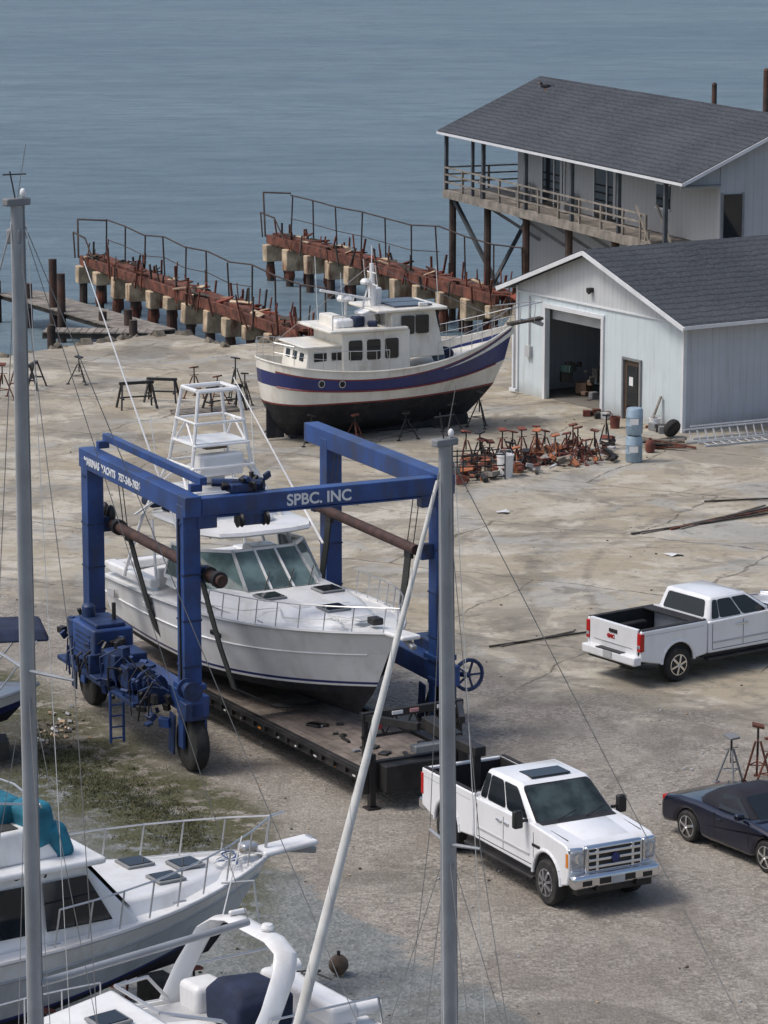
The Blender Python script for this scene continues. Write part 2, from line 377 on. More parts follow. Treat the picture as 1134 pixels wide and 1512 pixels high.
# ------------------------------------------------------------------ world, sun, camera
AZ,EL=258,58
w=bpy.data.worlds.new('World'); sc.world=w; w.use_nodes=True
sky=w.node_tree.nodes.new('ShaderNodeTexSky'); sky.sky_type='NISHITA'; sky.sun_disc=False
sky.sun_elevation=rad(EL); sky.sun_rotation=rad(AZ); sky.air_density=1.0; sky.dust_density=4
bg=w.node_tree.nodes['Background']; w.node_tree.links.new(sky.outputs[0],bg.inputs[0]); bg.inputs[1].default_value=.15
sd=bpy.data.lights.new('sun','SUN'); sd.energy=1.85; sd.angle=rad(15); sd.color=(1,.965,.92)
so=bpy.data.objects.new('sun',sd); sc.collection.objects.link(so)
dirv=Vector((math.sin(rad(AZ))*math.cos(rad(EL)),math.cos(rad(AZ))*math.cos(rad(EL)),math.sin(rad(EL))))
so.rotation_euler=dirv.to_track_quat('Z','Y').to_euler(); so.location=dirv*80
cd=bpy.data.cameras.new('camera'); cam=bpy.data.objects.new('camera',cd); sc.collection.objects.link(cam)
cam.location=(0,0,19.5); cam.rotation_euler=(rad(90-11.64),0,0)
cd.sensor_fit='VERTICAL'; cd.sensor_height=24; cd.lens=76.19; cd.clip_end=20000; cd.clip_start=1
sc.camera=cam

# ------------------------------------------------------------------ ground and water
shore=[(-400,150),(-60,132),(-22,124),(-14.8,124.6),(-12.6,127),(-10,129.8),(-8,130.6),(-6.2,127.2),(-4,128.8),(0,129),(4.6,130.5),(5.4,136),(5.8,143),(8,149),(18,152),(60,158),(400,170)]
T=Thing('ground')
pl=shore+[(400,-200),(-400,-200)]
T.add('yard_surface',ground_mat(),[(x,y,0) for x,y in pl],[tuple(range(len(pl)))])
vs=[];fs=[]
for x,y in shore: vs+=[(x,y,0),(x,y+.25,-3)]
for i in range(len(shore)-1): fs.append((2*i,2*i+1,2*i+3,2*i+2))
T.add('seawall',M('seawall_concrete',(.2,.17,.13),.9,0,.4,1.2,(.06,.05,.04),.7,2,bump=.5),vs,fs)
T.done()
T=Thing('water'); T.add('water_sheet',water_mat(),[(-7000,60,-1.8),(7000,60,-1.8),(7000,12000,-1.8),(-7000,12000,-1.8)],[(0,1,2,3)]); T.done()
T=Thing('shore_rocks')
rk=M('shore_rock',(.16,.14,.11),.95,0,.5,2,(.05,.045,.035),.7,2,bump=.6)
for i in range(260):
    k=R.randint(2,8); u=R.random(); a,b=shore[k],shore[k+1]
    off=R.uniform(-.35,1.6)
    x=a[0]+(b[0]-a[0])*u; y=a[1]+(b[1]-a[1])*u+off; s=R.uniform(.15,.5)
    T.box('rock',rk,(x,y,-1.0*max(0,off)+R.uniform(-.15,.03)),(s,s*.8,s*.6),(R.uniform(0,50),R.uniform(0,50),R.uniform(0,90)),.05)
T.done()

# ------------------------------------------------------------------ shed
def shed():
    A=Vector((4.85,116.2)); Bp=Vector((10.05,107.9)); d=Bp-A; L=d.length; hd=math.degrees(math.atan2(d.y,d.x))
    T=Thing('boat_shed',(A.x,A.y,0),hd)
    za=5.55; D=13; xm=L/2-.35; zw=3.7
    ox0,ox1,oz=1.75,5.15,3.3
    t=.15
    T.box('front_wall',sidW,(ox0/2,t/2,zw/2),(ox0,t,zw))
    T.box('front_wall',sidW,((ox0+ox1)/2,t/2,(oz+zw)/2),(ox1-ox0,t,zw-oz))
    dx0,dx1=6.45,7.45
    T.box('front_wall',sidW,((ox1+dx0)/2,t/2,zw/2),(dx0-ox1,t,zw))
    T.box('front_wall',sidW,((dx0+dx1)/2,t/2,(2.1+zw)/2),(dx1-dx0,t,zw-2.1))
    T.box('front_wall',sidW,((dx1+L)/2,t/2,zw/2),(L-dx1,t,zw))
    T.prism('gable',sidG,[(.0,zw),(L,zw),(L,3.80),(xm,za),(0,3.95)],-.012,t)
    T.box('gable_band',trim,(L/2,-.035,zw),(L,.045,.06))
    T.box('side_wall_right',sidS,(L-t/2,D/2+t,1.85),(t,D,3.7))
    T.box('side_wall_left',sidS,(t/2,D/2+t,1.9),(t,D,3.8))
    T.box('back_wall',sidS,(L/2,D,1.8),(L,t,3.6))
    T.box('corner_trim',trim,(L+.02,-.0,1.87),(.12,.12,3.74)); T.box('corner_trim',trim,(-.02,0,1.95),(.12,.12,3.9))
    ov=.45
    for x0,z0,x1,z1 in((-.75,3.84,xm,za+.14),(xm,za+.14,L+.6,3.74)):
        vs=[(x0,-ov,z0),(x1,-ov,z1),(x1,D+ov,z1),(x0,D+ov,z0)]
        vs2=[(a,b,c-.12) for a,b,c in vs]
        T.add('roof',shing,vs+vs2,[(0,1,2,3),(7,6,5,4),(0,4,5,1),(1,5,6,2),(2,6,7,3),(3,7,4,0)])
        T.beam('fascia',trim,(x0,-ov-.02,z0-.12),(x1,-ov-.02,z1-.12),.05,.15)
    T.beam('fascia',trim,(L+.62,-ov,3.66),(L+.62,D,3.66),.04,.12)
    T.beam('fascia',trim,(-.77,-ov,3.76),(-.77,D,3.76),.04,.12)
    T.box('door_frame',trim,(ox0-.06,-.02,oz/2),(.14,.1,oz)); T.box('door_frame',trim,(ox1+.06,-.02,oz/2),(.14,.1,oz))
    T.box('door_frame',trim,((ox0+ox1)/2,-.02,oz+.07),(ox1-ox0+.3,.1,.15))
    T.box('rolled_door',ltgrey,((ox0+ox1)/2,.3,oz-.2),(ox1-ox0,.08,.45))
    T.box('downpipe',trim,(-.15,-.1,1.2),(.09,.09,2.3)); T.box('downpipe',trim,(.05,-.25,.12),(.4,.1,.1))
    T.box('wall_box',ltgrey,(.75,-.07,1.6),(.3,.14,.4))
    T.path('conduit',ltgrey,[(.75,-.05,1.8),(.75,-.05,3.6)],.03,5)
    T.box('door_frame',greyp,(dx0,-.03,1.05),(.08,.1,2.1));T.box('door_frame',greyp,(dx1,-.03,1.05),(.08,.1,2.1));T.box('door_frame',greyp,((dx0+dx1)/2,-.03,2.12),(1.08,.1,.08))
    T.box('personnel_door',M('door_brown',(.10,.065,.045),.6),((dx0+dx1)/2,.03,1.04),(dx1-dx0,.05,2.08))
    T.box('door_glass',glass,((dx0+dx1)/2,-.0,1.15),(.62,.03,1.5))
    T.box('door_sign',white,((dx0+dx1)/2-.05,-.02,1.35),(.22,.02,.3))
    T.box('lamp',black,(xm,-.12,4.25),(.18,.22,.16),bev=.02); T.tube('lamp',black,(xm,-.05,4.25),(xm,-.2,4.15),.07)
    T.box('interior_floor',M('shed_floor',(.16,.15,.13),.9),(L/2,D/2,.01),(L-.4,D-.4,.012))
    jm=[interior,M('junk_blue',(.07,.12,.17),.7),M('junk_grey',(.20,.20,.21),.7),M('junk_green',(.06,.12,.11),.7),M('junk_brown',(.14,.09,.06),.7),interior]
    for i in range(120):
        x=R.uniform(ox0-.3,ox1+1.5); y=R.uniform(.9,4.5); s=R.uniform(.1,.45)
        T.box('shed_stock',R.choice(jm),(x,y,R.uniform(.1,.6+y*.5)),(s,s,s*R.uniform(.5,1.2)),(0,0,R.uniform(0,90)),.02)
    for z in(.8,1.5,2.2): T.box('shelf',woodd,(3.4,4.6,z),(3.6,.7,.06))
    T.lathe('drum',M('drum_blue',(.03,.06,.12),.5),(3.9,1.6,0),[(.28,0),(.28,.85),(.001,.86)],'z',16)
    for x in (1.9,5.0): T.box('shelf_post',woodd,(x,4.3,1.4),(.08,.08,2.8))
    T.done()
    T=Thing('scrap_bins',(A.x,A.y,0),hd)
    for i in range(30):
        x=R.choice([R.uniform(5.3,6.3),R.uniform(7.7,9.6)]); s=R.uniform(.1,.35)
        T.box('stored_item',R.choice([rust,jred,greyp,woodd,woodg,ltgrey,black]),(x,-R.uniform(.2,.9),s*.4),(s,s*.7,s*.8),(0,0,R.uniform(0,90)),.02)
    T.beam('leaning_board',woodg,(8.6,-.5,0),(8.7,-.08,1.1),.12,.04)
    T.done()
shed()

# ------------------------------------------------------------------ waterfront house
def house():
    T=Thing('stilt_house',(2.5,147,0),-68.6)
    L=24.7; W=9.9; ze=6.85; zr=9.1; zd=4.15
    x0,x1,y0,y1=4.7,24.1,1.8,9.4
    def rz(y): return ze-.19+(zr-ze)*(y/(W/2) if y<W/2 else (W-y)/(W/2))
    T.box('wall_front',sidH,((x0+x1)/2,y0+.08,(zd+rz(y0))/2),(x1-x0,.16,rz(y0)-zd-.02))
    T.box('wall_back',sidH,((x0+x1)/2,y1-.08,(zd+rz(y1))/2),(x1-x0,.16,rz(y1)-zd-.1))
    T.prism('wall_gable',sidH2,[(y0+.165,zd),(y1-.165,zd),(y1-.165,rz(y1)),(W/2,rz(W/2)),(y0+.165,rz(y0))],x0+.01,x0+.16,ax='x')
    T.prism('wall_gable',sidH2,[(y0-.02,1.2),(y1,1.2),(y1,rz(y1)),(W/2,rz(W/2)),(y0-.02,rz(y0))],x1-.13,x1+.03,ax='x')
    T.prism('gable_infill',sidH2,[(.1,rz(.1)-.25),(y0-.03,rz(.1)-.25),(y0-.03,rz(y0)),(.1,rz(.1))],x1-.1,x1+.0,ax='x')
    T.box('lower_wall',sidH,((x0+x1)/2,y0+.6,2.0),(x1-x0-.4,.16,4.0))
    T.box('lower_wall',sidH2,(x0+.3,5.8,2.0),(.16,6.6,4.0))
    for ya,za,yb,zb in((-.1,ze-.05,W/2,zr),(W/2,zr,W+.1,ze-.05)):
        vs=[(0,ya,za),(L,ya,za),(L,yb,zb),(0,yb,zb)]; vs2=[(a,b,c-.14) for a,b,c in vs]
        T.add('roof',shing,vs+vs2,[(0,1,2,3),(7,6,5,4),(0,4,5,1),(1,5,6,2),(2,6,7,3),(3,7,4,0)])
        for xx in(-.02,L+.02): T.beam('fascia',trim,(xx,ya,za-.1),(xx,yb,zb-.1),.05,.13)
    T.beam('fascia',trim,(0,-.13,ze-.16),(L,-.13,ze-.16),.05,.10)
    T.box('ceiling',greyp,(L/2,.95,6.58),(L-.8,1.6,.04)); T.box('ceiling',greyp,(2.4,5.5,6.58),(4.2,7.6,.04))
    T.box('deck_floor',woodg,(10.7,.95,zd-.06),(21,1.7,.1)); T.box('deck_floor',woodg,(2.4,5.6,zd-.06),(4.4,7.6,.1))
    T.box('deck_joist',woodg,(10.7,.12,zd-.24),(21,.08,.26)); T.box('deck_joist',greyp,(10.7,1.0,zd-.3),(21,.1,.22)); T.box('deck_joist',woodg,(.22,4.7,zd-.24),(.08,9.2,.26))
    for x in (.35,4.6,9.2,13.9,18.4,22.6): T.box('porch_post',darkpost,(x,.2,(zd+6.6)/2),(.15,.15,6.6-zd))
    T.box('porch_post',darkpost,(.35,4.6,5.4),(.14,.14,2.5));T.box('porch_post',darkpost,(3.4,.2,5.4),(.12,.12,2.5))
    for z in(zd+.35,zd+.68,zd+1.0):
        T.beam('railing',woodg,(.3,.14,z),(21,.14,z),.04,.07); T.beam('railing',woodg,(.3,.14,z),(.3,9,z),.04,.07)
    for i in range(11): T.box('rail_post',woodg,(.3+2.07*i,.15,zd+.5),(.09,.09,1.0))
    for i in range(4): T.box('rail_post',woodg,(.3,2.3+2.07*i,zd+.5),(.09,.09,1.0))
    for xc,ww in((8.6,2.3),(13.9,2.3)):
        T.box('sliding_door',glass,(xc,y0-.02,zd+1.15),(ww,.05,2.25))
        for dx in(-ww/2,0.1,ww/2): T.box('door_frame',trim,(xc+dx,y0-.05,zd+1.15),(.06,.06,2.3))
        T.box('door_frame',trim,(xc,y0-.05,zd+2.3),(ww+.1,.06,.08))
        T.box('curtain',ltgrey,(xc+ww*.35,y0-.048,zd+1.1),(ww*.10,.012,2.0))
    for x in(6.4,11.0): T.box('stored_chair',greyp,(x,1.3,zd+.25),(.5,.5,.5),bev=.04); T.box('stored_chair',greyp,(x,1.55,zd+.6),(.5,.06,.5),bev=.02)
    T.box('window',glass,(19.2,y0-.02,zd+1.5),(1.2,.05,.9));T.box('window_frame',trim,(19.2,y0-.05,zd+2.0),(1.3,.06,.08));T.box('window_frame',trim,(19.2,y0-.05,zd+1.0),(1.3,.06,.08))
    T.box('gable_door',glass,(x1+.05,2.3,5.2),(.05,.8,2.0));T.box('gable_door_frame',greyp,(x1+.06,1.86,5.2),(.06,.09,2.1));T.box('gable_door_frame',greyp,(x1+.06,2.76,5.2),(.06,.09,2.1))
    for x in(.4,4.4,8.6,13,17.5):
        for y in(.5,4.8,9): T.tube('stilt',piled,(x,y,-3),(x,y,zd-.3),.17)
    T.beam('brace',darkpost,(.5,.5,zd-.4),(3.9,1.2,.2),.16,.16); T.beam('brace',darkpost,(4.6,.6,.2),(.8,4.6,zd-.4),.14,.14)
    for x in(5.5,8.5,12,15.5,19): T.beam('brace',greyp,(x,.2,zd-.35),(x+.5,2.3,2.4),.1,.14)
    for k in(0,.9): T.beam('stair_rail',woodg,(20.2,.1+k,zd+1.3),(23.2,.1+k,2.2),.06,.1)
    for i in range(9): T.box('stair_tread',woodg,(20.8+.28*i,.55,zd-.1-.24*i),(.28,.9,.05))
    for i in range(4): T.box('stair_post',woodg,(20.6+.75*i,.1,zd+.4-.62*i),(.07,.07,1.2))
    T.done()
    b=Thing('seagull',(6.9,139.6,9.12),200); bg_=M('bird_grey',(.05,.05,.055),.8)
    b.ell('body',bg_,(0,0,.2),(.5,.2,.2)); b.ell('head',bg_,(.22,0,.33),(.15,.13,.14))
    b.tube('beak',amber,(.28,0,.33),(.36,0,.31),.02,.004); b.box('tail',bg_,(-.3,0,.2),(.25,.1,.03),bev=.01)
    for y in(-.04,.04): b.tube('leg',amber,(0,y,-.02),(0,y,.14),.012)
    b.done()
house()

# ------------------------------------------------------------------ piers
def pier(name,far,near,rs,sh=2.0):
    far=Vector(far);near=Vector(near);d=near-far;L=d.length;hd=math.degrees(math.atan2(d.y,d.x))
    T=Thing(name,(far.x,far.y,0),hd)
    z=.35
    T.beam('girder',rust,(0,-.5,z-.1),(L,-.5,z-.1),.18,.42);T.beam('girder',rust,(0,.5,z-.1),(L,.5,z-.1),.18,.42)
    T.beam('rail_track',rust,(0,0,z+.12),(L,0,z+.12),.5,.12)
    n=int(L/2.3)
    for i in range(n+1):
        x=.3+i*(L-.6)/n
        hh=R.uniform(.55,1.05)
        T.box('pile_cap',capc,(x,-.1+R.uniform(-.08,.08),z-.33-hh/2),(R.uniform(.42,.6),1.4,hh),(R.uniform(-2,2),R.uniform(-4,4),0),.05)
        for y in(-.5,.45):
            T.tube('pile',piled,(x+R.uniform(-.15,.15),y,-3),(x,y,z-.9),.2,.19,9)
            if R.random()<.6: T.lathe('pile_rot',rust,(x,y,R.uniform(-1.7,-1.3)),[(.21,0),(.25,.15),(.22,.4),(.2,.6)],'z',9)
        T.box('cross_tie',rust,(x+1,0,z-.1),(.14,1.0,.2))
        for k in range(7):
            xx=x+R.uniform(0,2.2); yy=R.choice([-.72,.72,-.3,.35])
            T.beam('bracket',R.choice([rust,rust,rustred,woodd]),(xx,yy,z-.45),(xx+R.uniform(-.35,.35),yy+R.uniform(-.25,.25),z+R.uniform(.1,1.0)),R.uniform(.03,.1),.06)
            if k<4: T.box('fallen_plate',R.choice([rustred,rust,rust,capc,woodd]),(xx,yy*.6,z+.22),(R.uniform(.3,1),R.uniform(.1,.35),.05),(R.uniform(-25,25),R.uniform(-25,25),R.uniform(0,60)))
    top=[]
    m=M('rail_steel',(.05,.035,.03),.85,0,.4)
    k=int(L/2.5)
    for i in range(k+1):
        x=L*i/k
        h=sh+R.uniform(-.15,.1)
        T.tube('rail_post',m,(x,rs,z),(x+R.uniform(-.12,.12),rs+R.uniform(-.1,.1),z+h),.04,k=6); top.append((x,rs+R.uniform(-.06,.06),z+h))
    T.path('handrail',m,top,.035,6); T.path('handrail',m,[(a,b,c-sh*.55) for a,b,c in top][:k-2],.02,6)
    T.path('handrail',m,[(0,-.8,z),(-.2,-.8,z+1.2),(1.5,-.8,z+1.1),(2.6,-.8,z+.2)],.04,6)
    T.path('handrail',m,[(0,rs,z+sh),(-1.0,-.3,z+sh),(-.1,-.6,z)],.045,6)
    T.done()
pier('lift_pier',(-13.8,152.5),(-3.0,128.3),.75,1.7)
pier('lift_pier',(-5.3,160.8),(5.3,138.6),.75,2.1)
T=Thing('timber_dock')
def plankdeck(T,a,b,wd,z):
    a=Vector(a+(z,));b=Vector(b+(z,));d=(b-a);L=d.length;u=d.normalized();n=Vector((-u.y,u.x,0))
    k=int(L/.3)
    for i in range(k):
        c=a+u*(i+.5)*L/k
        T.beam('plank',woodg,c-n*wd/2+Vector((0,0,R.uniform(-.01,.01))),c+n*wd/2,L/k*.9,.06)
    for s in(-.4,.4): T.beam('stringer',woodd,a+n*wd*s-Vector((0,0,.15)),b+n*wd*s-Vector((0,0,.15)),.12,.22)
plankdeck(T,(-16.6,146.5),(-9.6,134.5),2.0,-.5); plankdeck(T,(-14.2,134.6),(-9.6,134.4),1.3,-.48)
for x,y,h in((-14.5,141.5,1.65),(-14.0,140,1.2),(-15.9,144.3,.2),(-13.8,133.6,-.1),(-10.8,136,.2),(-10.4,133.6,.1),(-12,137.5,-.1),(-17.5,146,.1)):
    T.tube('piling',piled,(x,y,-3),(x,y,h),.2,.18,10)
T.done()
for x,y,h,r in((19.2,190,5.7,.17),(21.4,183,7.0,.2)):
    T=Thing('mooring_pile'); T.tube('timber',piled,(x,y,-4),(x,y,h),r,r*.9,10); T.lathe('cap',piled,(x,y,h),[(r,0),(r*.6,.12),(.01,.14)],'z',10); T.done()

# ------------------------------------------------------------------ stands
def stand(loc,h=1.2,m=rust,hd=None,name='boat_stand',tilt=0,w=.42):
    T=Thing(name,loc,R.uniform(0,360) if hd is None else hd,tilt)
    for i in range(3):
        a=2*math.pi*i/3
        f=Vector((w*math.cos(a),w*math.sin(a),.02)); t=Vector((.06*math.cos(a),.06*math.sin(a),h*.72))
        T.tube('leg',m,f,t,.024,k=6); T.box('foot',m,(f.x,f.y,.015),(.12,.12,.03))
    ring=[Vector(((w*.62)*math.cos(2*math.pi*i/3),(w*.62)*math.sin(2*math.pi*i/3),h*.3)) for i in range(4)]
    T.path('brace',m,ring,.015,5)
    T.tube('screw',black,(0,0,h*.45),(0,0,h),.024,k=8); T.box('pad',m,(0,0,h),(.26,.26,.05),(12,0,0),.01)
    T.tube('handle',m,(-.18,0,h*.75),(.18,0,h*.75),.012,k=5)
    T.done()
def sawhorse(loc,hd,w=1.2,h=.85,m=black):
    T=Thing('sawhorse',loc,hd)
    T.box('top_bar',m,(0,0,h),(w,.12,.10))
    for x in(-w*.42,w*.42):
        for s in(-1,1): T.beam('leg',m,(x,s*.05,h),(x+(.12 if x>0 else -.12),s*.35,0),.06,.06)
        T.beam('brace',m,(x,-.22,h*.4),(x,.22,h*.4),.05,.05)
    T.beam('cross_brace',m,(-w*.42,0,h*.45),(w*.42,0,h*.45),.05,.05)
    T.done()
sawhorse((-8.7,112.8,0),20,1.25,.9); sawhorse((-7.9,114.2,0),-10,1.1,.8); sawhorse((-5.6,112.2,0),35,1.4,.85); sawhorse((-12.8,117,0),80,1.1,.9)
stand((-13.2,115.5,0),1.5,rust); stand((-13.6,114.4,0),1.3,rust); stand((-5.3,114.6,0),1.5,black); stand((-6.8,115,0),1.1,rust); stand((-11.2,118,0),1,black)
stand((-4.9,113,0),1.2,black); stand((-5.9,113.6,0),1.0,rust)
T=Thing('lumber_stack',(-6.1,111.6,0),25)
for i in range(5): T.box('board',woodg,(0,.16*i,.05+.012*i),(2.4,.14,.08),(0,0,R.uniform(-4,4)))
T.done()

# ------------------------------------------------------------------ trawler
def trawler():
    HD=25; SC=(.92,.95,1.0); O=(-4.0,106.4)
    T=Thing('trawler_yacht',(O[0],O[1],0),HD); T.e.scale=SC
    rows=[(.12,.12,.40,.9,8.2,.10,2,1),
          (.62,.55,.8,.35,8.7,.95,1.3,.5),
          (1.30,1.30,1.30,0.05,9.25,1.62,1.7,.8),
          (1.36,1.36,1.38,0.03,9.3,1.65,1.7,.8),
          (1.95,1.72,2.15,-.05,9.75,1.78,1.9,.85),
          (2.45,2.12,3.25,-.1,10.1,1.83,2.1,.85),
          (2.50,2.17,3.30,-.1,10.12,1.84,2.1,.85),
          (2.78,2.42,3.36,-.12,10.15,1.85,2.1,.85)]
    pt=hull(T,rows,[antif,antif,maroon,cream,navy,maroon,cream],rnd=.12,drop=.35,deckm=cream,railm=cream)
    T.path('rub_strake',maroon,[pt(4,.02+i*.033,-1,-.02,.0) for i in range(29)],.03,5)
    T.box('keel',antif,(4.6,0,.2),(7.2,.2,.36),bev=.03)
    T.box('rudder',antif,(.45,0,.62),(.7,.08,1.1),bev=.03); T.tube('prop_shaft',steel,(.6,0,.8),(1.6,0,.9),.04)
    for i in range(3):
        a=2*math.pi*i/3; T.box('propeller',M('bronze',(.3,.18,.06),.4,.6),(.85,.2*math.cos(a),.75+.2*math.sin(a)),(.05,.16,.3),(math.degrees(a)-90,0,20),.01)
    for s in(.16,.24):
        p=pt(4,s,-1)
        T.lathe('porthole_ring',steel,(p.x,p.y-.02,p.z+.25),[(.13,.0),(.13,-.03),(.001,-.031)],'y',16); T.lathe('porthole',glass,(p.x,p.y-.035,p.z+.25),[(.1,.0),(.1,-.02),(.001,-.021)],'y',16)
    def cab(n,m,x0,x1,w0,w1,z0,z1,t=.1,fx=0,bx=0,bev=.05):
        T.loft(n,m,[[(x0,-w0,z0),(x1,-w1,z0),(x1,w1,z0),(x0,w0,z0)],[(x0+bx,-w0+t,z1),(x1-fx,-w1+t,z1),(x1-fx,w1-t,z1),(x0+bx,w0-t,z1)]],bev=bev)
    T.X=Matrix.Translation((-.35,0,0.02))
    cab('aft_cabin',cream,1.5,3.2,1.1,1.22,2.2,3.15,.08,0,.15); T.box('aft_cabin_roof',cream,(2.4,0,3.17),(1.9,2.4,.07),bev=.03)
    cab('saloon',cream,2.9,5.6,1.3,1.3,2.1,3.6,.06)
    T.box('saloon_roof',cream,(3.9,0,3.66),(3.1,2.85,.10),bev=.04)
    cab('pilothouse',cream,4.9,7.1,1.22,1.05,2.6,4.17,.1,.35,0)
    T.box('pilothouse_roof',cream,(5.7,0,4.23),(2.8,2.55,.1),bev=.045)
    T.box('pilothouse_visor',cream,(6.95,0,4.2),(.35,2.2,.05),(0,8,0),.02)
    T.box('solar_panel',M('panel',(.05,.07,.11),.25),(5.9,-.45,4.32),(1.5,.9,.05)); T.box('solar_panel',M('panel',(.05,.07,.11),.25),(5.9,.55,4.32),(1.5,.9,.05))
    for x in(3.4,4.12,4.84): 
        for s in(-1,1): T.prism('saloon_window',glass,rrect(x,3.0,.54,.68,.08),s*1.26,s*1.30); T.prism('window_frame',cream,rrect(x,3.0,.62,.76,.1),s*1.24,s*1.283)
    for x,wd in((5.55,.5),(6.15,.5)):
        for s in(-1,1): T.prism('pilothouse_window',glass,rrect(x,3.72,wd,.62,.06),s*(1.12-(x-5.4)*.06),s*(1.19-(x-5.4)*.06))
    for y in(-.62,0,.62): T.box('windscreen',glass,(6.93,y,3.75),(.05,.52,.5),(0,-13,0),.03)
    for y in(-.6,0,.6): T.box('aft_window',glass,(1.6,y,2.8),(.05,.35,.28),(0,10,0),.02)
    T.box('aft_window',glass,(2.1,-1.1,2.82),(.5,.04,.28),bev=.02); T.box('aft_window',glass,(2.72,-1.15,2.82),(.4,.04,.28),bev=.02)
    T.box('seat',cream,(3.2,.3,3.85),(.5,1.2,.35),bev=.05); T.box('console',white,(4.3,-.2,3.95),(.5,.7,.5),(0,-15,0),.05)
    T.box('bimini_cover',navyc,(3.75,-.7,3.88),(.5,.35,.36),(0,0,20),.08); T.box('bimini_cover',navyc,(4.25,-.9,3.8),(.35,.3,.2),(0,0,-20),.06)
    T.lathe('radar_dome',white,(3.7,.2,4.45),[(.05,-.7),(.05,0),(.3,.02),(.33,.1),(.25,.22),(.01,.26)],'z',18)
    T.tube('mast',white,(4.75,0,3.6),(4.65,0,5.7),.14,.08,10); T.tube('mast_top',white,(4.65,0,5.7),(4.65,0,6.3),.02)
    T.box('stack',white,(4.95,.35,4.35),(.45,.35,1.0),bev=.08); T.lathe('mast_dome',white,(4.4,0,5.0),[(.001,0),(.18,.02),(.2,.1),(.12,.2),(.001,.22)],'z',14)
    T.tube('mast_strut',white,(4.1,0,3.7),(4.6,0,5.2),.035)
    T.path('mast_spreader',white,[(4.65,-.5,5.0),(4.65,.5,5.0)],.03); T.path('mast_spreader',white,[(4.65,-.35,5.4),(4.65,.35,5.4)],.025); T.tube('boom',white,(4.6,0,4.5),(2.6,0,4.9),.045)
    for x,y,h in((3.0,-1.1,5.6),(3.0,1.1,5.9),(6.9,-.9,5.6),(4.65,-.5,5.7),(4.65,.5,5.8)): T.tube('whip_antenna',white,(x,y,3.7 if x<4 else 4.2 if x>5 else 5.0),(x-.1,y,h),.012,k=5)
    T.box('horn',white,(6.2,-1.05,4.38),(.35,.12,.12),bev=.03); T.box('life_raft',white,(3.2,-.6,3.84),(.75,.5,.3),bev=.1)
    T.path('flybridge_rail',steel,[(2.5,-1.3,3.7),(2.5,-1.3,4.2),(4.6,-1.3,4.2),(4.6,-1.3,3.7)],.02,5)
    T.ell('dinghy_cover',navyc,(7.3,-.45,2.55),(.9,.6,.5)); T.ell('dinghy_cover',M('junk_blue',(.07,.12,.17)),(7.0,-.75,2.5),(.5,.4,.35))
    T.X=Matrix.Identity(4)
    for a,b in(((4.3,0,5.7),(9.9,0,3.4)),((4.3,0,5.7),(0.3,0,3.2)),((4.3,0,5.7),(4.2,-1.7,2.5)),((4.3,0,5.7),(4.2,1.7,2.5))): T.tube('stay',wire,a,b,.01,k=4)
    rails(T,pt,7,.02,.42,8,.65,steel); rails(T,pt,7,.62,.985,7,.6,steel)
    T.box('bow_sprit',woodd,(10.6,0,3.42),(1.4,.34,.09),(0,-6,0),.02); T.path('pulpit',steel,[(9.6,-.5,3.95),(11.1,-.18,4.05),(11.3,0,4.05),(11.1,.18,4.05),(9.6,.5,3.95)],.02)
    for x in(10.3,10.9): 
        for s in(-1,1): T.tube('pulpit_post',steel,(x,s*.16,3.42),(x,s*.25,4.0),.014)
    T.box('anchor',galv,(11.1,0,3.34),(.5,.2,.14),(0,20,0),.03); T.tube('anchor_shank',steel,(10.4,0,3.49),(11.3,0,3.39),.025)
    for x in(1.5,4.2,7.0): T.box('keel_block',woodd,(x,0,.0),(.5,.6,.12))
    T.done()
    h=rad(HD)
    for x,y,hh in((1.2,-1.5,1.0),(2.8,-1.75,.95),(4.8,-1.8,.9),(6.8,-1.5,1.0),(8.3,-.8,1.2),(1.2,1.5,1.0),(3.6,1.8,.95),(6.4,1.6,1.0),(8.3,.8,1.2)):
        x*=.92; y*=.95
        stand((O[0]+x*math.cos(h)-y*math.sin(h),O[1]+x*math.sin(h)+y*math.cos(h),0),hh,R.choice([black,rust,black]))
trawler()

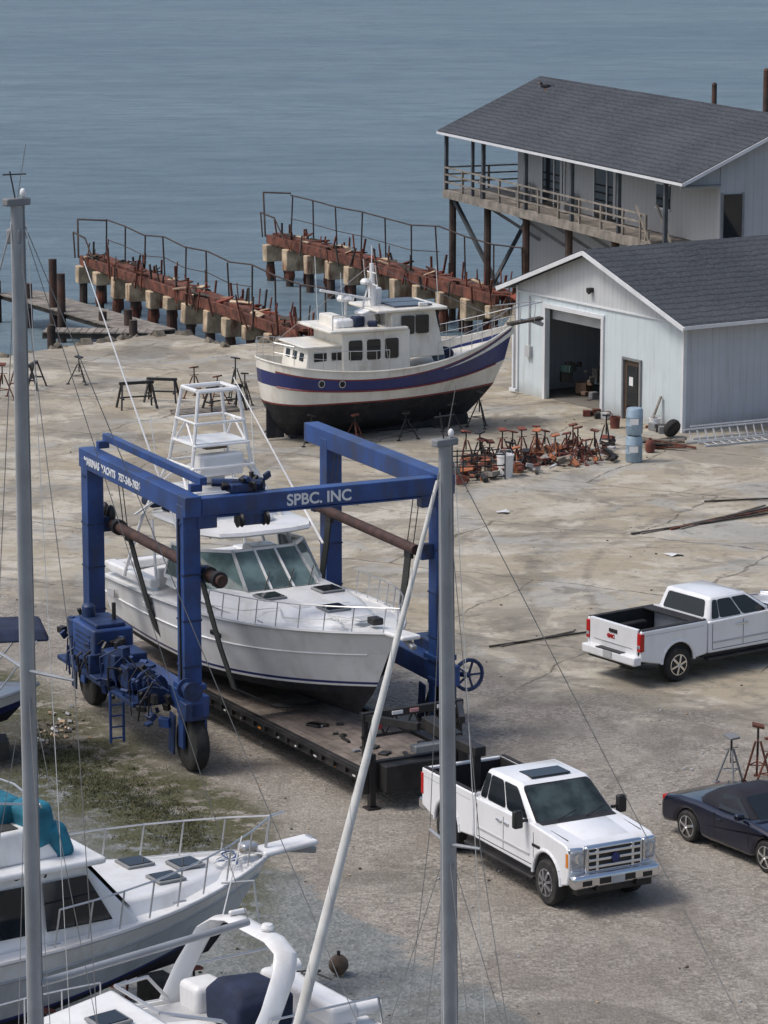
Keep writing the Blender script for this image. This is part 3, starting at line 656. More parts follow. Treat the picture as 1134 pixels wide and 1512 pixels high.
# ------------------------------------------------------------------ travel lift
LC=Vector((-2.7,71.25)); LH=-60.6; LH2=-64.7
def travel_lift():
    T=Thing('travel_lift',(LC.x,LC.y,0),LH2)
    px,py=2.92,2.98
    for sx in(-1,1):
        for sy in(-1,1):
            T.box('post',blue,(sx*px,sy*py,3.5),(.40,.40,4.6),bev=.02)
            T.box('post_foot',blue,(sx*px,sy*py,1.85),(.58,.54,.12),bev=.01)
            for z in(2.3,3.3,4.3): T.box('clamp',blueD,(sx*px,sy*py,z),(.425,.425,.035))
    T.box('top_beam',blue,(-.02,-py,5.78),(6.5,.38,.44),bev=.02)
    T.box('top_beam',blue,(-.4,py,5.78),(7.3,.38,.44),bev=.02)
    T.box('cross_beam',blue,(px+.06,-.0,5.74),(.34,5.52,.40),bev=.02)
    T.beam('cross_beam_flange',blue,(px+.06,-2.7,5.52),(px+.06,2.7,5.52),.4,.03); 
    T.box('corner_plate',blue,(px+.1,-py+.35,5.42),(.26,.45,.28),bev=.02);T.box('corner_plate',blue,(px+.1,py-.35,5.42),(.26,.45,.28),bev=.02)
    for sx in (-1,1):
        for i in range(4): T.lathe('bolt',blueD,(sx*px+.08-.05*i,-py-.2,5.4),[(.03,0),(.03,-.02),(.001,-.02)],'y',8)
    T.box('trolley_rail',blue,(-.2,-2.55,6.22),(5.9,.17,.17),bev=.015)
    for x in(-3.0,2.6): T.box('trolley_rail_post',blue,(x,-2.68,6.07),(.16,.26,.16))
    T.box('trolley',blueD,(2.75,-1.75,6.04),(.45,.5,.2),bev=.03); T.box('trolley',blueD,(3.0,-1.6,5.42),(.35,.6,.3),bev=.03); T.tube('trolley_sheave',blueD,(2.6,-2.3,6.15),(2.9,-1.3,6.1),.09)
    T.box('trolley',blueD,(2.6,-1.2,6.02),(.2,.2,.28),bev=.02)
    for i in range(14): T.box('trolley_fitting',R.choice([blueD,black]),(2.75+R.uniform(-.2,.3),R.uniform(-2.2,-1.1),6.0+R.uniform(0,.25)),(R.uniform(.06,.2),R.uniform(.06,.2),R.uniform(.05,.18)),(R.uniform(0,40),0,R.uniform(0,90)),.01)
    for y in(-1.9,-1.3): T.lathe('sheave',black,(3.15,y,5.4),[(.001,-.05),(.16,-.05),(.12,0),(.16,.05),(.001,.05)],'y',16)
    T.tube('sling_pipe',rustpipe,(-3.3,-2.55,4.25),(3.75,-2.55,4.25),.12,k=14); T.tube('sling_pipe',rustpipe,(-3.6,2.5,4.25),(2.7,2.5,4.25),.12,k=14)
    for sy in(-1,1):
        for x in(-2.9,2.9): T.box('pipe_bracket',blueD,(x,sy*2.66,4.25),(.2,.35,.35),bev=.02)
    for x in(-3.3,3.0,3.55,-2.4): T.lathe('pipe_collar',black,(x,-2.55,4.25),[(.001,-.08),(.18,-.08),(.18,.08),(.001,.08)],'x',14)
    for x in (-3.3,-2.9): T.ell('pulley_block',black,(x,-2.55,4.45),(.3,.22,.45))
    for sy in(-1,1): T.box('sill_beam',blue,(0,sy*py,1.5),(7.0,.42,.46),bev=.02)
    for x in(2.35,-1.9):
        prof=[(-2.5,4.2),(-2.3,3.4),(-2.04,2.45),(-1.72,1.5),(-.8,1.0),(0,.92),(.9,1.0),(1.9,1.5),(2.24,2.45),(2.38,3.4),(2.48,4.2)]
        for (y0,z0),(y1,z1) in zip(prof[:-1],prof[1:]):
            T.box('sling',strap,(x,(y0+y1)/2,(z0+z1)/2),(.28,math.hypot(y1-y0,z1-z0)+.03,.03),(math.degrees(math.atan2(z1-z0,y1-y0)),0,0))
        for y in(-2.5,2.48): T.box('sling_shackle',black,(x,y,4.12),(.34,.1,.22),bev=.03)
    for x in(2.2,2.5,-1.8,-2.05): T.tube('hoist_cable',black,(x,-2.55,4.2),(x,-2.7,5.6),.012,k=5); T.tube('hoist_cable',black,(x,2.5,4.2),(x,2.7,5.6),.012,k=5)
    for sx in(-1,1):
        for sy in(-1,1):
            c=(sx*3.05,sy*py,.60)
            T.lathe('tyre',rubber,c,[(.3,-.17),(.52,-.18),(.58,-.14),(.6,-.07),(.6,.07),(.58,.14),(.52,.18),(.3,.17)],'y',26)
            T.lathe('hub',blueD,c,[(.001,-.16),(.12,-.16),(.16,-.08),(.31,-.1),(.31,.1),(.16,.08),(.12,.16),(.001,.16)],'y',20)
            for s in(-1,1): T.box('wheel_fork',blue,(c[0],c[1]+s*.25,.95),(.26,.07,.85),bev=.015)
            T.box('wheel_fork_top',blue,(c[0],c[1],1.33),(.42,.56,.16),bev=.02)
            T.box('mudguard',blueD,(c[0]-.45,c[1]-.3,.75),(.3,.04,.9),(0,6,0),.01)
    T.box('engine_platform',blueD,(-.4,-3.45,1.28),(4.8,1.0,.1),bev=.01)
    T.box('engine_housing',blue,(-1.0,-3.5,2.0),(1.4,.95,.85),bev=.05); T.box('engine_housing',blueD,(-1.0,-3.5,2.47),(1.1,.7,.1),bev=.03)
    for i in range(5): T.box('housing_louvre',blueD,(-1.0,-3.98,1.75+.12*i),(.9,.03,.04))
    T.box('radiator',blueD,(-1.9,-3.5,1.95),(.22,.9,.8),bev=.03); T.tube('exhaust',black,(-.8,-3.3,2.5),(-.8,-3.3,2.9),.05)
    T.lathe('filter',blueD,(-1.35,-3.7,2.5),[(.15,0),(.15,.25),(.1,.3),(.01,.32)],'z',14)
    T.box('hydraulic_tank',blueD,(.35,-3.5,1.8),(.8,.8,.6),bev=.04); T.box('control_box',blueD,(1.15,-3.55,1.7),(.45,.55,.5),bev=.03)
    for i in range(70):
        x=R.uniform(-2.7,2.9); z=R.uniform(1.2,2.35); T.box('fitting',R.choice([blueD,blueD,black,blue,black]),(x,-3.5-R.uniform(-.25,.55),z if x<1.5 else z*.85),(R.uniform(.05,.28),R.uniform(.05,.2),R.uniform(.05,.25)),(R.uniform(0,40),0,R.uniform(0,40)),.01)
    for i in range(30):
        x=R.uniform(-2.4,2.7); y=-3.7-R.uniform(0,.35); T.path('hose',R.choice([black,blueD]),[(x,y,1.2+R.uniform(-.2,.3)),(x+R.uniform(-.2,.3),y-.05,1.7+R.uniform(-.3,.4)),(x+R.uniform(0,.5),-3.8,2.0+R.uniform(-.2,.3)),(x+R.uniform(.2,.7),-3.5,1.8)],R.uniform(.012,.026),5)
    T.lathe('winch_drum',blueD,(2.0,-3.5,1.7),[(.001,-.26),(.28,-.26),(.28,-.21),(.16,-.2),(.16,.2),(.28,.21),(.28,.26),(.001,.26)],'x',18)
    T.lathe('winch_drum',blueD,(3.32,-3.15,1.85),[(.001,-.2),(.22,-.2),(.22,-.16),(.14,-.15),(.14,.15),(.22,.16),(.22,.2),(.001,.2)],'x',18)
    T.box('motor',blueD,(3.3,-3.1,1.4),(.4,.45,.4),bev=.03)
    T.box('motor',blueD,(-2.95,-3.35,1.9),(.5,.45,.4),bev=.04)
    T.box('operator_seat',blueD,(.2,-4.0,1.5),(.45,.4,.08),bev=.03);T.box('operator_seat',blueD,(-.02,-4.0,1.75),(.08,.4,.45),bev=.03)
    for y in(-3.9,-4.2): T.beam('ladder_rail',blue,(1.3,y,.3),(1.3,y,1.45),.05,.05)
    for z in(.4,.65,.9,1.15): T.tube('ladder_rung',blue,(1.3,-4.2,z),(1.3,-3.9,z),.02)
    for i in range(16):
        a=2*math.pi*i/16; b=2*math.pi*(i+1)/16
        T.tube('hose_reel',blueD,(3.3,3.5+.34*math.cos(a),1.45+.34*math.sin(a)),(3.3,3.5+.34*math.cos(b),1.45+.34*math.sin(b)),.045,k=6)
    for i in range(5):
        a=i*math.pi/2.5; T.beam('hose_reel_spoke',blueD,(3.3,3.5,1.45),(3.3,3.5+.31*math.cos(a),1.45+.31*math.sin(a)),.04,.04)
    T.tube('hose_reel_axle',blueD,(2.95,3.2,1.45),(3.35,3.5,1.45),.06)
    T.box('right_side_box',blueD,(1.6,3.35,1.75),(.8,.4,.45),bev=.03); T.box('right_side_box',blue,(-1.5,3.3,1.85),(1.6,.4,.3),bev=.03)
    T.path('cable_run',black,[(3.13,2.98,5.5),(3.14,2.98,2.0)],.02,5); T.path('cable_run',black,[(2.9,-3.2,5.5),(2.95,-3.2,2.0)],.025,5)
    T.text('lettering',trim,'SPBC. INC',(px+.235,-.80,5.62),(90,0,90),.34)
    T.text('lettering',trim,'MARINAS  YACHTS   757-245-3836',(-2.9,-py-.195,5.69),(90,0,0),.235)
    T.done()
travel_lift()

# ------------------------------------------------------------------ express boat in the slings
def express():
    bx,by=math.cos(rad(LH)),math.sin(rad(LH))
    T=Thing('sportfishing_boat',(LC.x-by*.10,LC.y+bx*.10,.0),LH)
    rows=[(1.0,.92,1.12,-4.6,4.2,.05,1.8,1),
          (1.42,1.32,1.72,-4.75,4.85,1.6,1.8,.95),
          (1.60,1.50,1.92,-4.78,5.0,1.72,1.9,.95),
          (1.66,1.56,1.97,-4.79,5.04,1.74,1.9,.95),
          (1.72,1.62,2.03,-4.8,5.08,1.76,1.9,.95),
          (2.25,2.26,2.72,-4.85,5.5,1.90,2.3,.96),
          (2.68,2.85,3.28,-4.9,5.9,2.0,2.7,.96)]
    pt=hull(T,rows,[antif,antif,white,navy,white,white],drop=.05,deckm=white,railm=ltgrey,camber=.10)
    T.path('spray_knuckle',white,[pt(5,i/26,-1,-.01,0) for i in range(26)],.02,5)
    rings=[]
    for z,k in((2.88,1),(3.12,.93),(3.22,.8)):
        pr=[(-2.2,1.5),(-.6,1.55),(.8,1.5),(2.2,1.30),(3.4,.92),(4.4,.4)]
        pr=[(x if x<0 else x*(.5+.5*k),y*k) for x,y in pr]
        rings.append([(x,-y,z) for x,y in pr]+[(x,y,z) for x,y in reversed(pr)])
    T.loft('foredeck_trunk',white,rings)
    T.box('nonskid_panel',nonskid,(2.25,-.5,3.225),(.9,.35,.006));T.box('nonskid_panel',nonskid,(2.25,.45,3.225),(.9,.35,.006))
    for (x,y) in((1.45,-.70),(3.1,0.0),(1.45,.75)):
        T.box('deck_hatch',greyp,(x,y,3.25),(.58,.58,.05),bev=.02); T.box('hatch_glass',glass,(x,y,3.28),(.48,.48,.02))
    T.box('cockpit_floor',ltgrey,(-3.6,0,2.66),(2.3,3.0,.04)); T.box('bulkhead',white,(-2.5,0,2.95),(.1,3.1,.5),bev=.03)
    T.box('coaming',white,(-3.6,-1.68,2.88),(2.5,.3,.22),bev=.06);T.box('coaming',white,(-3.6,1.68,2.88),(2.5,.3,.22),bev=.06);T.box('coaming',white,(-4.7,0,2.85),(.3,3.3,.22),bev=.06)
    T.box('fishing_cooler',white,(-4.0,.3,2.9),(.5,.9,.4),bev=.05)
    T.box('seat',white,(-1.6,-.7,3.35),(.6,.6,.6),bev=.08);T.box('helm_console',white,(-.7,.6,3.45),(.6,.9,.7),bev=.08);T.box('seat',white,(-1.7,.7,3.4),(.6,.7,.6),bev=.08)
    B=[(-2.2,-1.5,3.1),(-.3,-1.5,3.12),(.75,-.9,3.18),(.75,.9,3.18),(-.3,1.5,3.12),(-2.2,1.5,3.1)]
    Tp=[(-2.1,-1.36,3.85),(-.85,-1.34,3.92),(-.2,-.78,3.95),(-.2,.78,3.95),(-.85,1.34,3.92),(-2.1,1.36,3.85)]
    for i in range(5):
        a,b,c,d=[Vector(v) for v in(B[i],B[i+1],Tp[i+1],Tp[i])]
        T.add('windscreen_glass',tglass,[a,b,c,d],[(0,1,2,3)])
        T.beam('windscreen_frame',white,a,d,.06,.06); T.beam('windscreen_frame',white,b,c,.06,.06); T.beam('windscreen_frame',white,d,c,.06,.06); T.beam('windscreen_frame',white,a,b,.07,.08)
    for y in(-.28,.28): T.beam('windscreen_frame',white,(.76,y,3.19),(-.19,y*.9,3.96),.045,.045)
    for y in(-.5,.1,.6): T.tube('wiper',black,(.8,y,3.2),(.4,y+.35,3.55),.012,k=5)
    rings=[]
    for z,k in((4.28,.96),(4.33,1.0),(4.40,.98),(4.44,.86)):
        pr=[(-3.4,1.25),(-3.1,1.42),(-.6,1.42),(-.1,1.15),(.05,.6)]
        rings.append([(-1.7+(x+1.7)*k,-y*k,z) for x,y in pr]+[(-1.7+(x+1.7)*k,y*k,z) for x,y in reversed(pr)])
    T.loft('hardtop',white,rings)
    P='tower_pipe'
    T.X=Matrix.Translation((-.15,-.25,0))
    for s in(-1,1):
        T.path(P,white,[(-.7,s*1.5,3.0),(-.9,s*1.25,4.3),(-1.6,s*.75,5.6),(-1.75,s*.5,7.3)],.042)
        T.path(P,white,[(-3.5,s*1.62,2.85),(-3.2,s*1.25,4.3),(-2.8,s*.75,5.6),(-2.6,s*.5,7.3)],.042)
        T.path(P,white,[(-2.0,s*1.5,3.0),(-2.6,s*1.3,4.3)],.035); T.path(P,white,[(-3.3,s*1.4,4.3),(-2.2,s*.9,5.1),(-.9,s*1.2,4.4)],.032)
        T.path(P,white,[(-1.35,s*.98,5.0),(-2.1,s*.8,5.6),(-2.98,s*.98,5.0)],.028)
        T.path(P,white,[(-1.6,s*.68,6.0),(-2.2,s*.6,6.6),(-2.75,s*.68,6.0)],.028)
        for z,f in((5.0,.98),(5.6,.75),(6.1,.68),(6.6,.62),(7.3,.5)):
            T.tube(P,white,(-1.35-(z-5)*.18,s*f,z),(-2.98+(z-5)*.17,s*f,z),.032)
    for z,f in((5.0,.98),(5.6,.75),(6.1,.68),(6.6,.62),(7.3,.5)):
        for x in(-1.35-(z-5)*.18,-2.98+(z-5)*.17): T.tube(P,white,(x,-f,z),(x,f,z),.032)
    T.box('tower_platform',white,(-2.1,0,5.02),(1.4,1.7,.08),bev=.03); T.box('tower_console',white,(-1.75,0,5.62),(.4,1.1,.5),bev=.07); T.box('tower_seat',tan,(-2.05,0,5.98),(.4,.55,.08),bev=.03)
    T.box('helm_pod',white,(-2.45,.0,5.3),(.5,.8,.45),bev=.08)
    T.path('tower_top_ring',white,[(-1.8,-.5,7.32),(-2.6,-.5,7.32),(-2.6,.5,7.32),(-1.8,.5,7.32),(-1.8,-.5,7.32)],.05); T.box('tower_belly_band',white,(-2.2,0,6.12),(1.1,1.4,.05),bev=.02)
    T.X=Matrix.Identity(4)
    for (a,b,c) in((-.6,-.7,0),(-1.5,-1.0,30),(-2.3,-1.2,0)): T.box('cover_cloth',navyc,(a-1.2,b,4.55),(.6,.3,.2),(0,0,c),.07)
    T.lathe('radar',white,(-.9,.3,4.45),[(.28,0),(.3,.1),(.2,.2),(.01,.22)],'z',16)
    for s in(-1,1): T.tube('antenna',white,(-2.9,s*1.2,4.4),(-3.3,s*1.3,6.6),.012,k=5)
    T.tube('outrigger',white,(-1.2,-1.5,3.9),(-5.3,-2.0,10.0),.03,.012,6); T.tube('outrigger',white,(.2,1.3,4.0),(-4.0,1.2,7.2),.03,.012,6)
    rails(T,pt,6,.52,.97,8,.55,steel,inset=.1,closed=True,lean=.12,mid=False,r=.016)
    T.box('bow_platform',white,(6.1,0,3.28),(.8,.45,.1),(0,-3,0),.04); T.box('anchor',galv,(6.35,0,3.18),(.55,.14,.1),(0,15,0),.03)
    T.box('windlass',black,(4.95,0,3.35),(.3,.25,.15),bev=.03)
    T.box('bow_locker',ltgrey,(4.5,.0,3.30),(.4,.5,.03)); 
    T.box('hull_vent',ltgrey,(-2.2,-1.96,2.42),(.5,.05,.14),bev=.02); T.box('hull_port',glass,(1.3,-1.965,2.52),(.5,.06,.12),bev=.03); T.box('side_door',ltgrey,(-4.2,-1.96,2.35),(.4,.03,.2),bev=.01)
    for s in(-1,1):
        for t in(.45,.7,.9):
            p=pt(6,t,s,.12); T.tube('cleat',steel,p+Vector((-.12,0,.05)),p+Vector((.12,0,.05)),.02,k=5)
    T.box('rudder',antif,(-4.3,.5,.85),(.4,.05,.5),bev=.02);T.box('rudder',antif,(-4.3,-.5,.85),(.4,.05,.5),bev=.02)
    tangle(T,ropew,(4.3,-.5,3.32),.22,9,.013); T.path('rope',ropew,[(4.3,-.7,3.32),(3.2,-1.3,3.2),(2.5,-1.0,3.24),(1.8,-1.55,3.1),(.6,-1.75,3.0)],.013,5)
    T.done()
express()

# ------------------------------------------------------------------ gooseneck trailer
def trailer():
    T=Thing('flatbed_trailer',(LC.x,LC.y,0),LH)
    x0,x1,yl,yr,z=-5.2,7.1,-1.4,1.0,.78; ym=(yl+yr)/2
    n=10
    for i in range(n):
        y=yl+.12+(yr-yl-.24)*(i+.5)/n; T.box('deck_board',deckwood,((x0+x1)/2,y,z),(x1-x0,(yr-yl-.24)/n*.93,.05))
    for y in(yl,yr):
        T.box('side_rail',black,((x0+x1)/2,y,z-.06),(x1-x0,.13,.26),bev=.01)
        T.box('rub_strip',black,((x0+x1)/2,y+(-.1 if y<0 else .1),z+.02),(x1-x0,.05,.05))
        for i in range(24): T.box('stake_pocket',black,(x0+.3+i*.52,y+(-.1 if y<0 else .1),z-.05),(.09,.06,.14))
    for i in range(14): T.box('marker_lamp',amber if i%4==0 else ropew,(x0+1+i*.85,yl-.07,z-.13),(.12,.012,.035))
    for y in(-.65,.35): T.box('main_beam',black,((x0+x1)/2,y,z-.3),(x1-x0,.14,.4))
    T.box('front_wall',black,(x1+.04,ym,z-.12),(.14,yr-yl+.1,.66),bev=.01)
    T.box('front_box',black,(x1+.25,ym-.1,z-.1),(.4,1.6,.55),bev=.02)
    for i in range(4): T.box('axle_fender',black,(x0+1.5+.9*i,yl,.55),(.6,.1,.1))
    for x in(-4.2,-3.3):
        for s in(yl+.15,yr-.15): T.lathe('tyre',rubber,(x,s,.4),[(.001,-.13),(.38,-.13),(.4,-.08),(.4,.08),(.38,.13),(.001,.13)],'y',22)
    for y in(yl+.08,yr-.08):
        T.beam('neck_upright',black,(x1-.05,y,z),(x1-.05,y,1.9),.10,.10); 
    zt=1.92
    for y in(yl+.05,yr-.05): T.beam('neck_side',black,(x1-.1,y,zt),(x1+1.1,ym+(y-ym)*.45,zt),.12,.14)
    T.beam('neck_cross',black,(x1-.05,yl,zt+.02),(x1-.05,yr,zt+.02),.12,.16,.01)
    T.beam('neck_cross',black,(x1-.05,yl,1.5),(x1-.05,yr,1.5),.06,.06)
    for i in range(5):
        y=yl+.1+i*.45; T.beam('truss',black,(x1-.05,y,1.5),(x1-.05,y+.22,zt),.035,.035); T.beam('truss',black,(x1-.05,y+.44,1.5),(x1-.05,y+.22,zt),.035,.035)
    T.box('sign_plate',M('sign_red',(.4,.05,.05),.5),(x1+.03,yl+.35,1.74),(.03,.16,.16)); T.box('sign_plate',white,(x1+.03,yl+.8,1.95),(.03,.25,.07)); T.box('sign_plate',white,(x1+.03,yr-.5,1.95),(.03,.3,.07)); T.box('sign_plate',M('sign_pink',(.5,.25,.25),.5),(x1+.03,ym,1.95),(.03,.2,.07))
    T.box('neck_beam',black,(x1+1.5,ym-.2,zt-.02),(1.3,.3,.24),(0,2,-4),.02); T.box('neck_beam',black,(x1+2.5,ym-.28,zt-.06),(1.3,.26,.2),bev=.02)
    T.box('coupler',black,(x1+3.0,ym-.3,1.5),(.16,.16,.85),bev=.02)
    for y in(yl+.15,yr-.15):
        T.box('jack_leg',black,(x1+.1,y,.62),(.13,.13,1.1)); T.tube('jack_inner',black,(x1+.1,y,.03),(x1+.1,y,.4),.045); T.box('jack_foot',black,(x1+.1,y,.02),(.28,.28,.04))
    T.box('toolbox',galv,(x1+.15,ym+.35,1.15),(.25,.9,.16),bev=.02)
    T.path('cable',ropew,[(x1+.05,yr-.3,zt+.1),(x1+.5,yr-.5,2.05),(x1+1.2,ym+.1,2.0)],.02,5)
    for i in range(16): T.box('strap_bundle',R.choice([black,strap,black,greyp]),(R.uniform(3.5,6.8),R.uniform(-1,.7),z+.05),(R.uniform(.1,.5),R.uniform(.05,.2),.05),(0,0,R.uniform(0,180)),.01)
    T.done()
trailer()

# ------------------------------------------------------------------ pickups
def pickup(name,loc,hd,sd=True):
    T=Thing(name,loc,hd)
    if sd: T.e.scale=(.965,.965,1.02)
    L=6.08 if sd else 5.85
    xr=1.17 if sd else 1.25; xf=xr+(3.97 if sd else 3.65); rw=.43 if sd else .42; W=.99 if sd else 1.0
    bt=1.42 if sd else 1.38
    ra=.52 if sd else .5; zb=.55
    cx0=2.30 if sd else 2.2
    belt=1.36 if sd else 1.32
    hx=xf-.50
    body=whitepaint
    pr=[(.1,zb+.1)]+arch(xr,.5,ra)+[(cx0-.03,zb),(cx0-.03,bt),(.1,bt)]
    for s in(-1,1): T.prism('bed_side',body,pr,s*(W-.1),s*W,bev=.04)
    T.box('bed_floor',bedl,((cx0)/2,0,.82),(cx0-.2,2*W-.22,.06)); T.box('bed_front',body,(cx0-.07,0,1.1),(.08,2*W-.2,.62))
    for s in(-1,1): T.box('bed_liner',bedl,((cx0)/2,s*(W-.13),1.12),(cx0-.25,.05,.55)); T.box('bed_rail_cap',bedl,(cx0/2+.03,s*(W-.06),bt+.005),(cx0-.2,.09,.025),bev=.008); T.box('wheel_tub',bedl,(xr,s*(W-.25),.98),(.9,.22,.3),bev=.05)
    for s in(-1,1): T.box('body_crease',ltgrey,(.12+(cx0-.2)/2,s*(W+.001),1.26),(cx0-.35,.006,.012))
    T.box('tailgate',body,(.12,0,1.05),(.09,2*W-.26,.72),bev=.02); T.box('tailgate_liner',bedl,(.175,0,1.06),(.02,2*W-.3,.6)); T.box('tailgate_handle',black,(.065,0,1.22),(.02,.3,.09),bev=.01)
    T.box('tailgate_crease',ltgrey,(.07,0,.92),(.012,1.4,.02))
    if not sd: T.text('tailgate_badge',red,'GMC',(.066,.22,1.04),(90,0,-90),.12); T.box('tonneau_fold',bedl,(cx0-.3,0,bt+.0),(.35,2*W-.25,.04),bev=.01)
    for s in(-1,1): T.box('tail_lamp',red,(.13,s*(W-.065),1.1),(.13,.14,.44),bev=.02); T.box('reverse_lamp',lampg,(.075,s*(W-.065),1.0),(.03,.1,.08))
    T.box('rear_bumper',chrome if sd else body,(.02,0,.66),(.24,2*W-.06,.22),bev=.04); T.box('licence_plate',ltgrey,(-.11,0,.68),(.02,.3,.15)); T.box('bumper_step',black,(.0,0,.775),(.2,.9,.015)); T.box('bumper_lower',black,(.05,0,.53),(.16,1.6,.1),bev=.02)
    fr=L-.12
    hz=belt-.03 if sd else belt-.1
    pr=[(cx0,zb)]+[(xf-ra-.05,zb-.02)]+arch(xf,.5,ra)+[(fr-.05,.58),(fr,.8),(fr,hz-.16),(fr-.05,hz-.07),(fr-.18,hz-.01),(hx+.3,hz+.05),(hx-.1,belt+.04),(cx0,belt)]
    T.prism('cab_body',body,pr,-W,W,bev=.085)
    T.loft('hood_bulge',body,[[(hx+.12,-.62,hz+.04),(fr-.22,-.55,hz-.02),(fr-.22,.55,hz-.02),(hx+.12,.62,hz+.04)],[(hx+.2,-.52,hz+.10),(fr-.38,-.42,hz+.055),(fr-.38,.42,hz+.055),(hx+.2,.52,hz+.10)]],bev=.03)
    for s in(-1,1): T.beam('hood_seam',black,(hx+.0,s*.84,hz+.052),(fr-.3,s*.82,hz+.004),.012,.02)
    T.loft('cowl',black,[[(hx-.14,-.86,belt+.045),(hx+.10,-.84,belt+.03),(hx+.10,.84,belt+.03),(hx-.14,.86,belt+.045)],[(hx-.14,-.86,belt+.062),(hx+.10,-.84,belt+.045),(hx+.10,.84,belt+.045),(hx-.14,.86,belt+.062)]])
    zt=1.95 if sd else 1.86
    bx0,bx1=cx0+.03,hx-.0; tx0,tx1=cx0+.20,hx-.90
    yb,yt=W-.045,W-.20
    zb2=belt-.03
    ringsd=[[(bx0,-yb,zb2),(bx1,-yb,zb2),(bx1,yb,zb2),(bx0,yb,zb2)],[(tx0,-yt,zt),(tx1,-yt,zt),(tx1,yt,zt),(tx0,yt,zt)]]
    T.loft('cab_roof',body,ringsd,bev=.08)
    T.loft('roof_crown',body,[[(tx0+.07,-yt+.07,zt-.01),(tx1-.07,-yt+.07,zt-.01),(tx1-.07,yt-.07,zt-.01),(tx0+.07,yt-.07,zt-.01)],[(tx0+.25,-yt+.25,zt+.035),(tx1-.25,-yt+.25,zt+.035),(tx1-.25,yt-.25,zt+.035),(tx0+.25,yt-.25,zt+.035)]])
    def bil(q,u,v,off):
        a,b,c,d=[Vector(x) for x in q]
        n=((b-a).cross(d-a)).normalized()*off
        return a.lerp(b,u).lerp(d.lerp(c,u),v)+n
    def pane(nm,q,u0,u1,v0,v1,m=glass,off=.008,k=3):
        ru=.04*(1 if u1-u0>.25 else .7); rv=.10; pts=[]
        for su,sv,a0 in((1,1,0),(-1,1,90),(-1,-1,180),(1,-1,270)):
            cu=(u1-ru) if su>0 else (u0+ru); cv=(v1-rv) if sv>0 else (v0+rv)
            for i in range(k+1):
                a=rad(a0+90*i/k); pts.append(bil(q,cu+ru*math.cos(a),cv+rv*math.sin(a),off))
        T.add(nm,m,pts,[tuple(range(len(pts)))])
    b0,t0=ringsd
    QR=(b0[0],b0[1],t0[1],t0[0]); QL=(b0[2],b0[3],t0[3],t0[2]); QF=(b0[1],b0[2],t0[2],t0[1]); QB=(b0[3],b0[0],t0[0],t0[3])
    pane('windscreen_seal',QF,.03,.97,.05,.93,black,.005); pane('windscreen',QF,.05,.95,.09,.9,autoglass,.010); pane('rear_window',QB,.1,.9,.15,.85)
    for y in(-.45,.2): T.tube('wiper',black,(hx+.02,y,belt+.06),(hx-.12,y+.5,belt+.17),.01,k=5)
    for k,Q in enumerate((QR,QL)):
        seg=[(.05,.15),(.18,.50),(.54,.90)]
        if k: seg=[(1-b,1-a) for a,b in seg]
        for a,b in seg: pane('window_seal',Q,a-.01,b+.01,.12,.88,black,.005); pane('side_window',Q,a,b,.15,.85,glass,.010)
    xs=[cx0+.12,cx0+(hx-cx0)*.50,hx-.0]
    for s in(-1,1):
        for x in xs: T.box('door_seam',black,(x,s*(W+.001),.95),(.014,.006,.62))
        T.box('door_seam',black,((xs[0]+xs[2])/2,s*(W+.001),.63),(xs[2]-xs[0],.006,.014))
        for x in(xs[1]-.16,xs[2]-1.05): T.box('door_handle',chrome,(x,s*(W+.02),1.16),(.19,.03,.04),bev=.01)
        T.box('side_moulding',ltgrey,((cx0+hx)/2,s*(W+.006),.80),(hx-cx0-.3,.02,.035))
        T.box('running_board',black,((xr+xf)/2+.25,s*(W+.0),.42),(xf-xr-1.25,.2,.06),bev=.02)
        T.box('rocker',black,((xr+xf)/2+.2,s*(W-.1),.52),(xf-xr-1.2,.1,.12))
        T.box('mirror_arm',black,(hx-.28,s*(W+.08),1.42),(.05,.22,.05)); T.box('mirror',black if sd else body,(hx-.28,s*(W+.2),1.46),(.13,.2 ,.34 if sd else .2),bev=.035)
        for xc in(xr,xf):
            T.loft('arch_liner',blackm,[[(xc+(ra-.02)*math.cos(a),s*(W-.06),.5+(ra-.02)*math.sin(a)) for a in [math.pi*i/12 for i in range(13)]],[(xc+(ra-.02)*math.cos(a),s*(W-.4),.5+(ra-.02)*math.sin(a)) for a in [math.pi*i/12 for i in range(13)]]],cap=True)
            wheel(T,(xc,s*(W-.12),rw),rw,.28,chrome if not sd else grayrim,s,8 if sd else 6,.6)
            fl=[(xc+(ra+.01)*math.cos(math.pi*i/12),s*(W-.01),.5+(ra+.01)*math.sin(math.pi*i/12)) for i in range(13)]
            T.path('arch_flare',body,fl,.04,8)
    T.box('chassis',black,(L/2,0,.52),(L-.6,.9,.2)); T.tube('axle',black,(xr,-.8,rw),(xr,.8,rw),.07); T.tube('axle',black,(xf,-.8,rw),(xf,.8,rw),.06)
    T.box('inner_block',blackm,(xf,0,.8),(1.0,1.3,.5)); 
    g=fr+.005; gz=1.03
    T.box('grille_surround',chrome,(g,0,gz),(.14,1.30,.52),bev=.05); T.box('grille_recess',black,(g+.06,0,gz),(.03,1.16,.40))
    for z in(gz-.13,gz,gz+.13): T.box('grille_bar',chrome,(g+.085,0,z),(.045,1.18,.055),bev=.012)
    for y in(-.40,.40): T.box('grille_bar',chrome,(g+.08,y,gz),(.04,.06,.44),bev=.01)
    T.lathe('badge',navy,(g+.11,0,gz),[(.001,-.01),(.09,-.01),(.09,.015),(.001,.02)],'x',16)
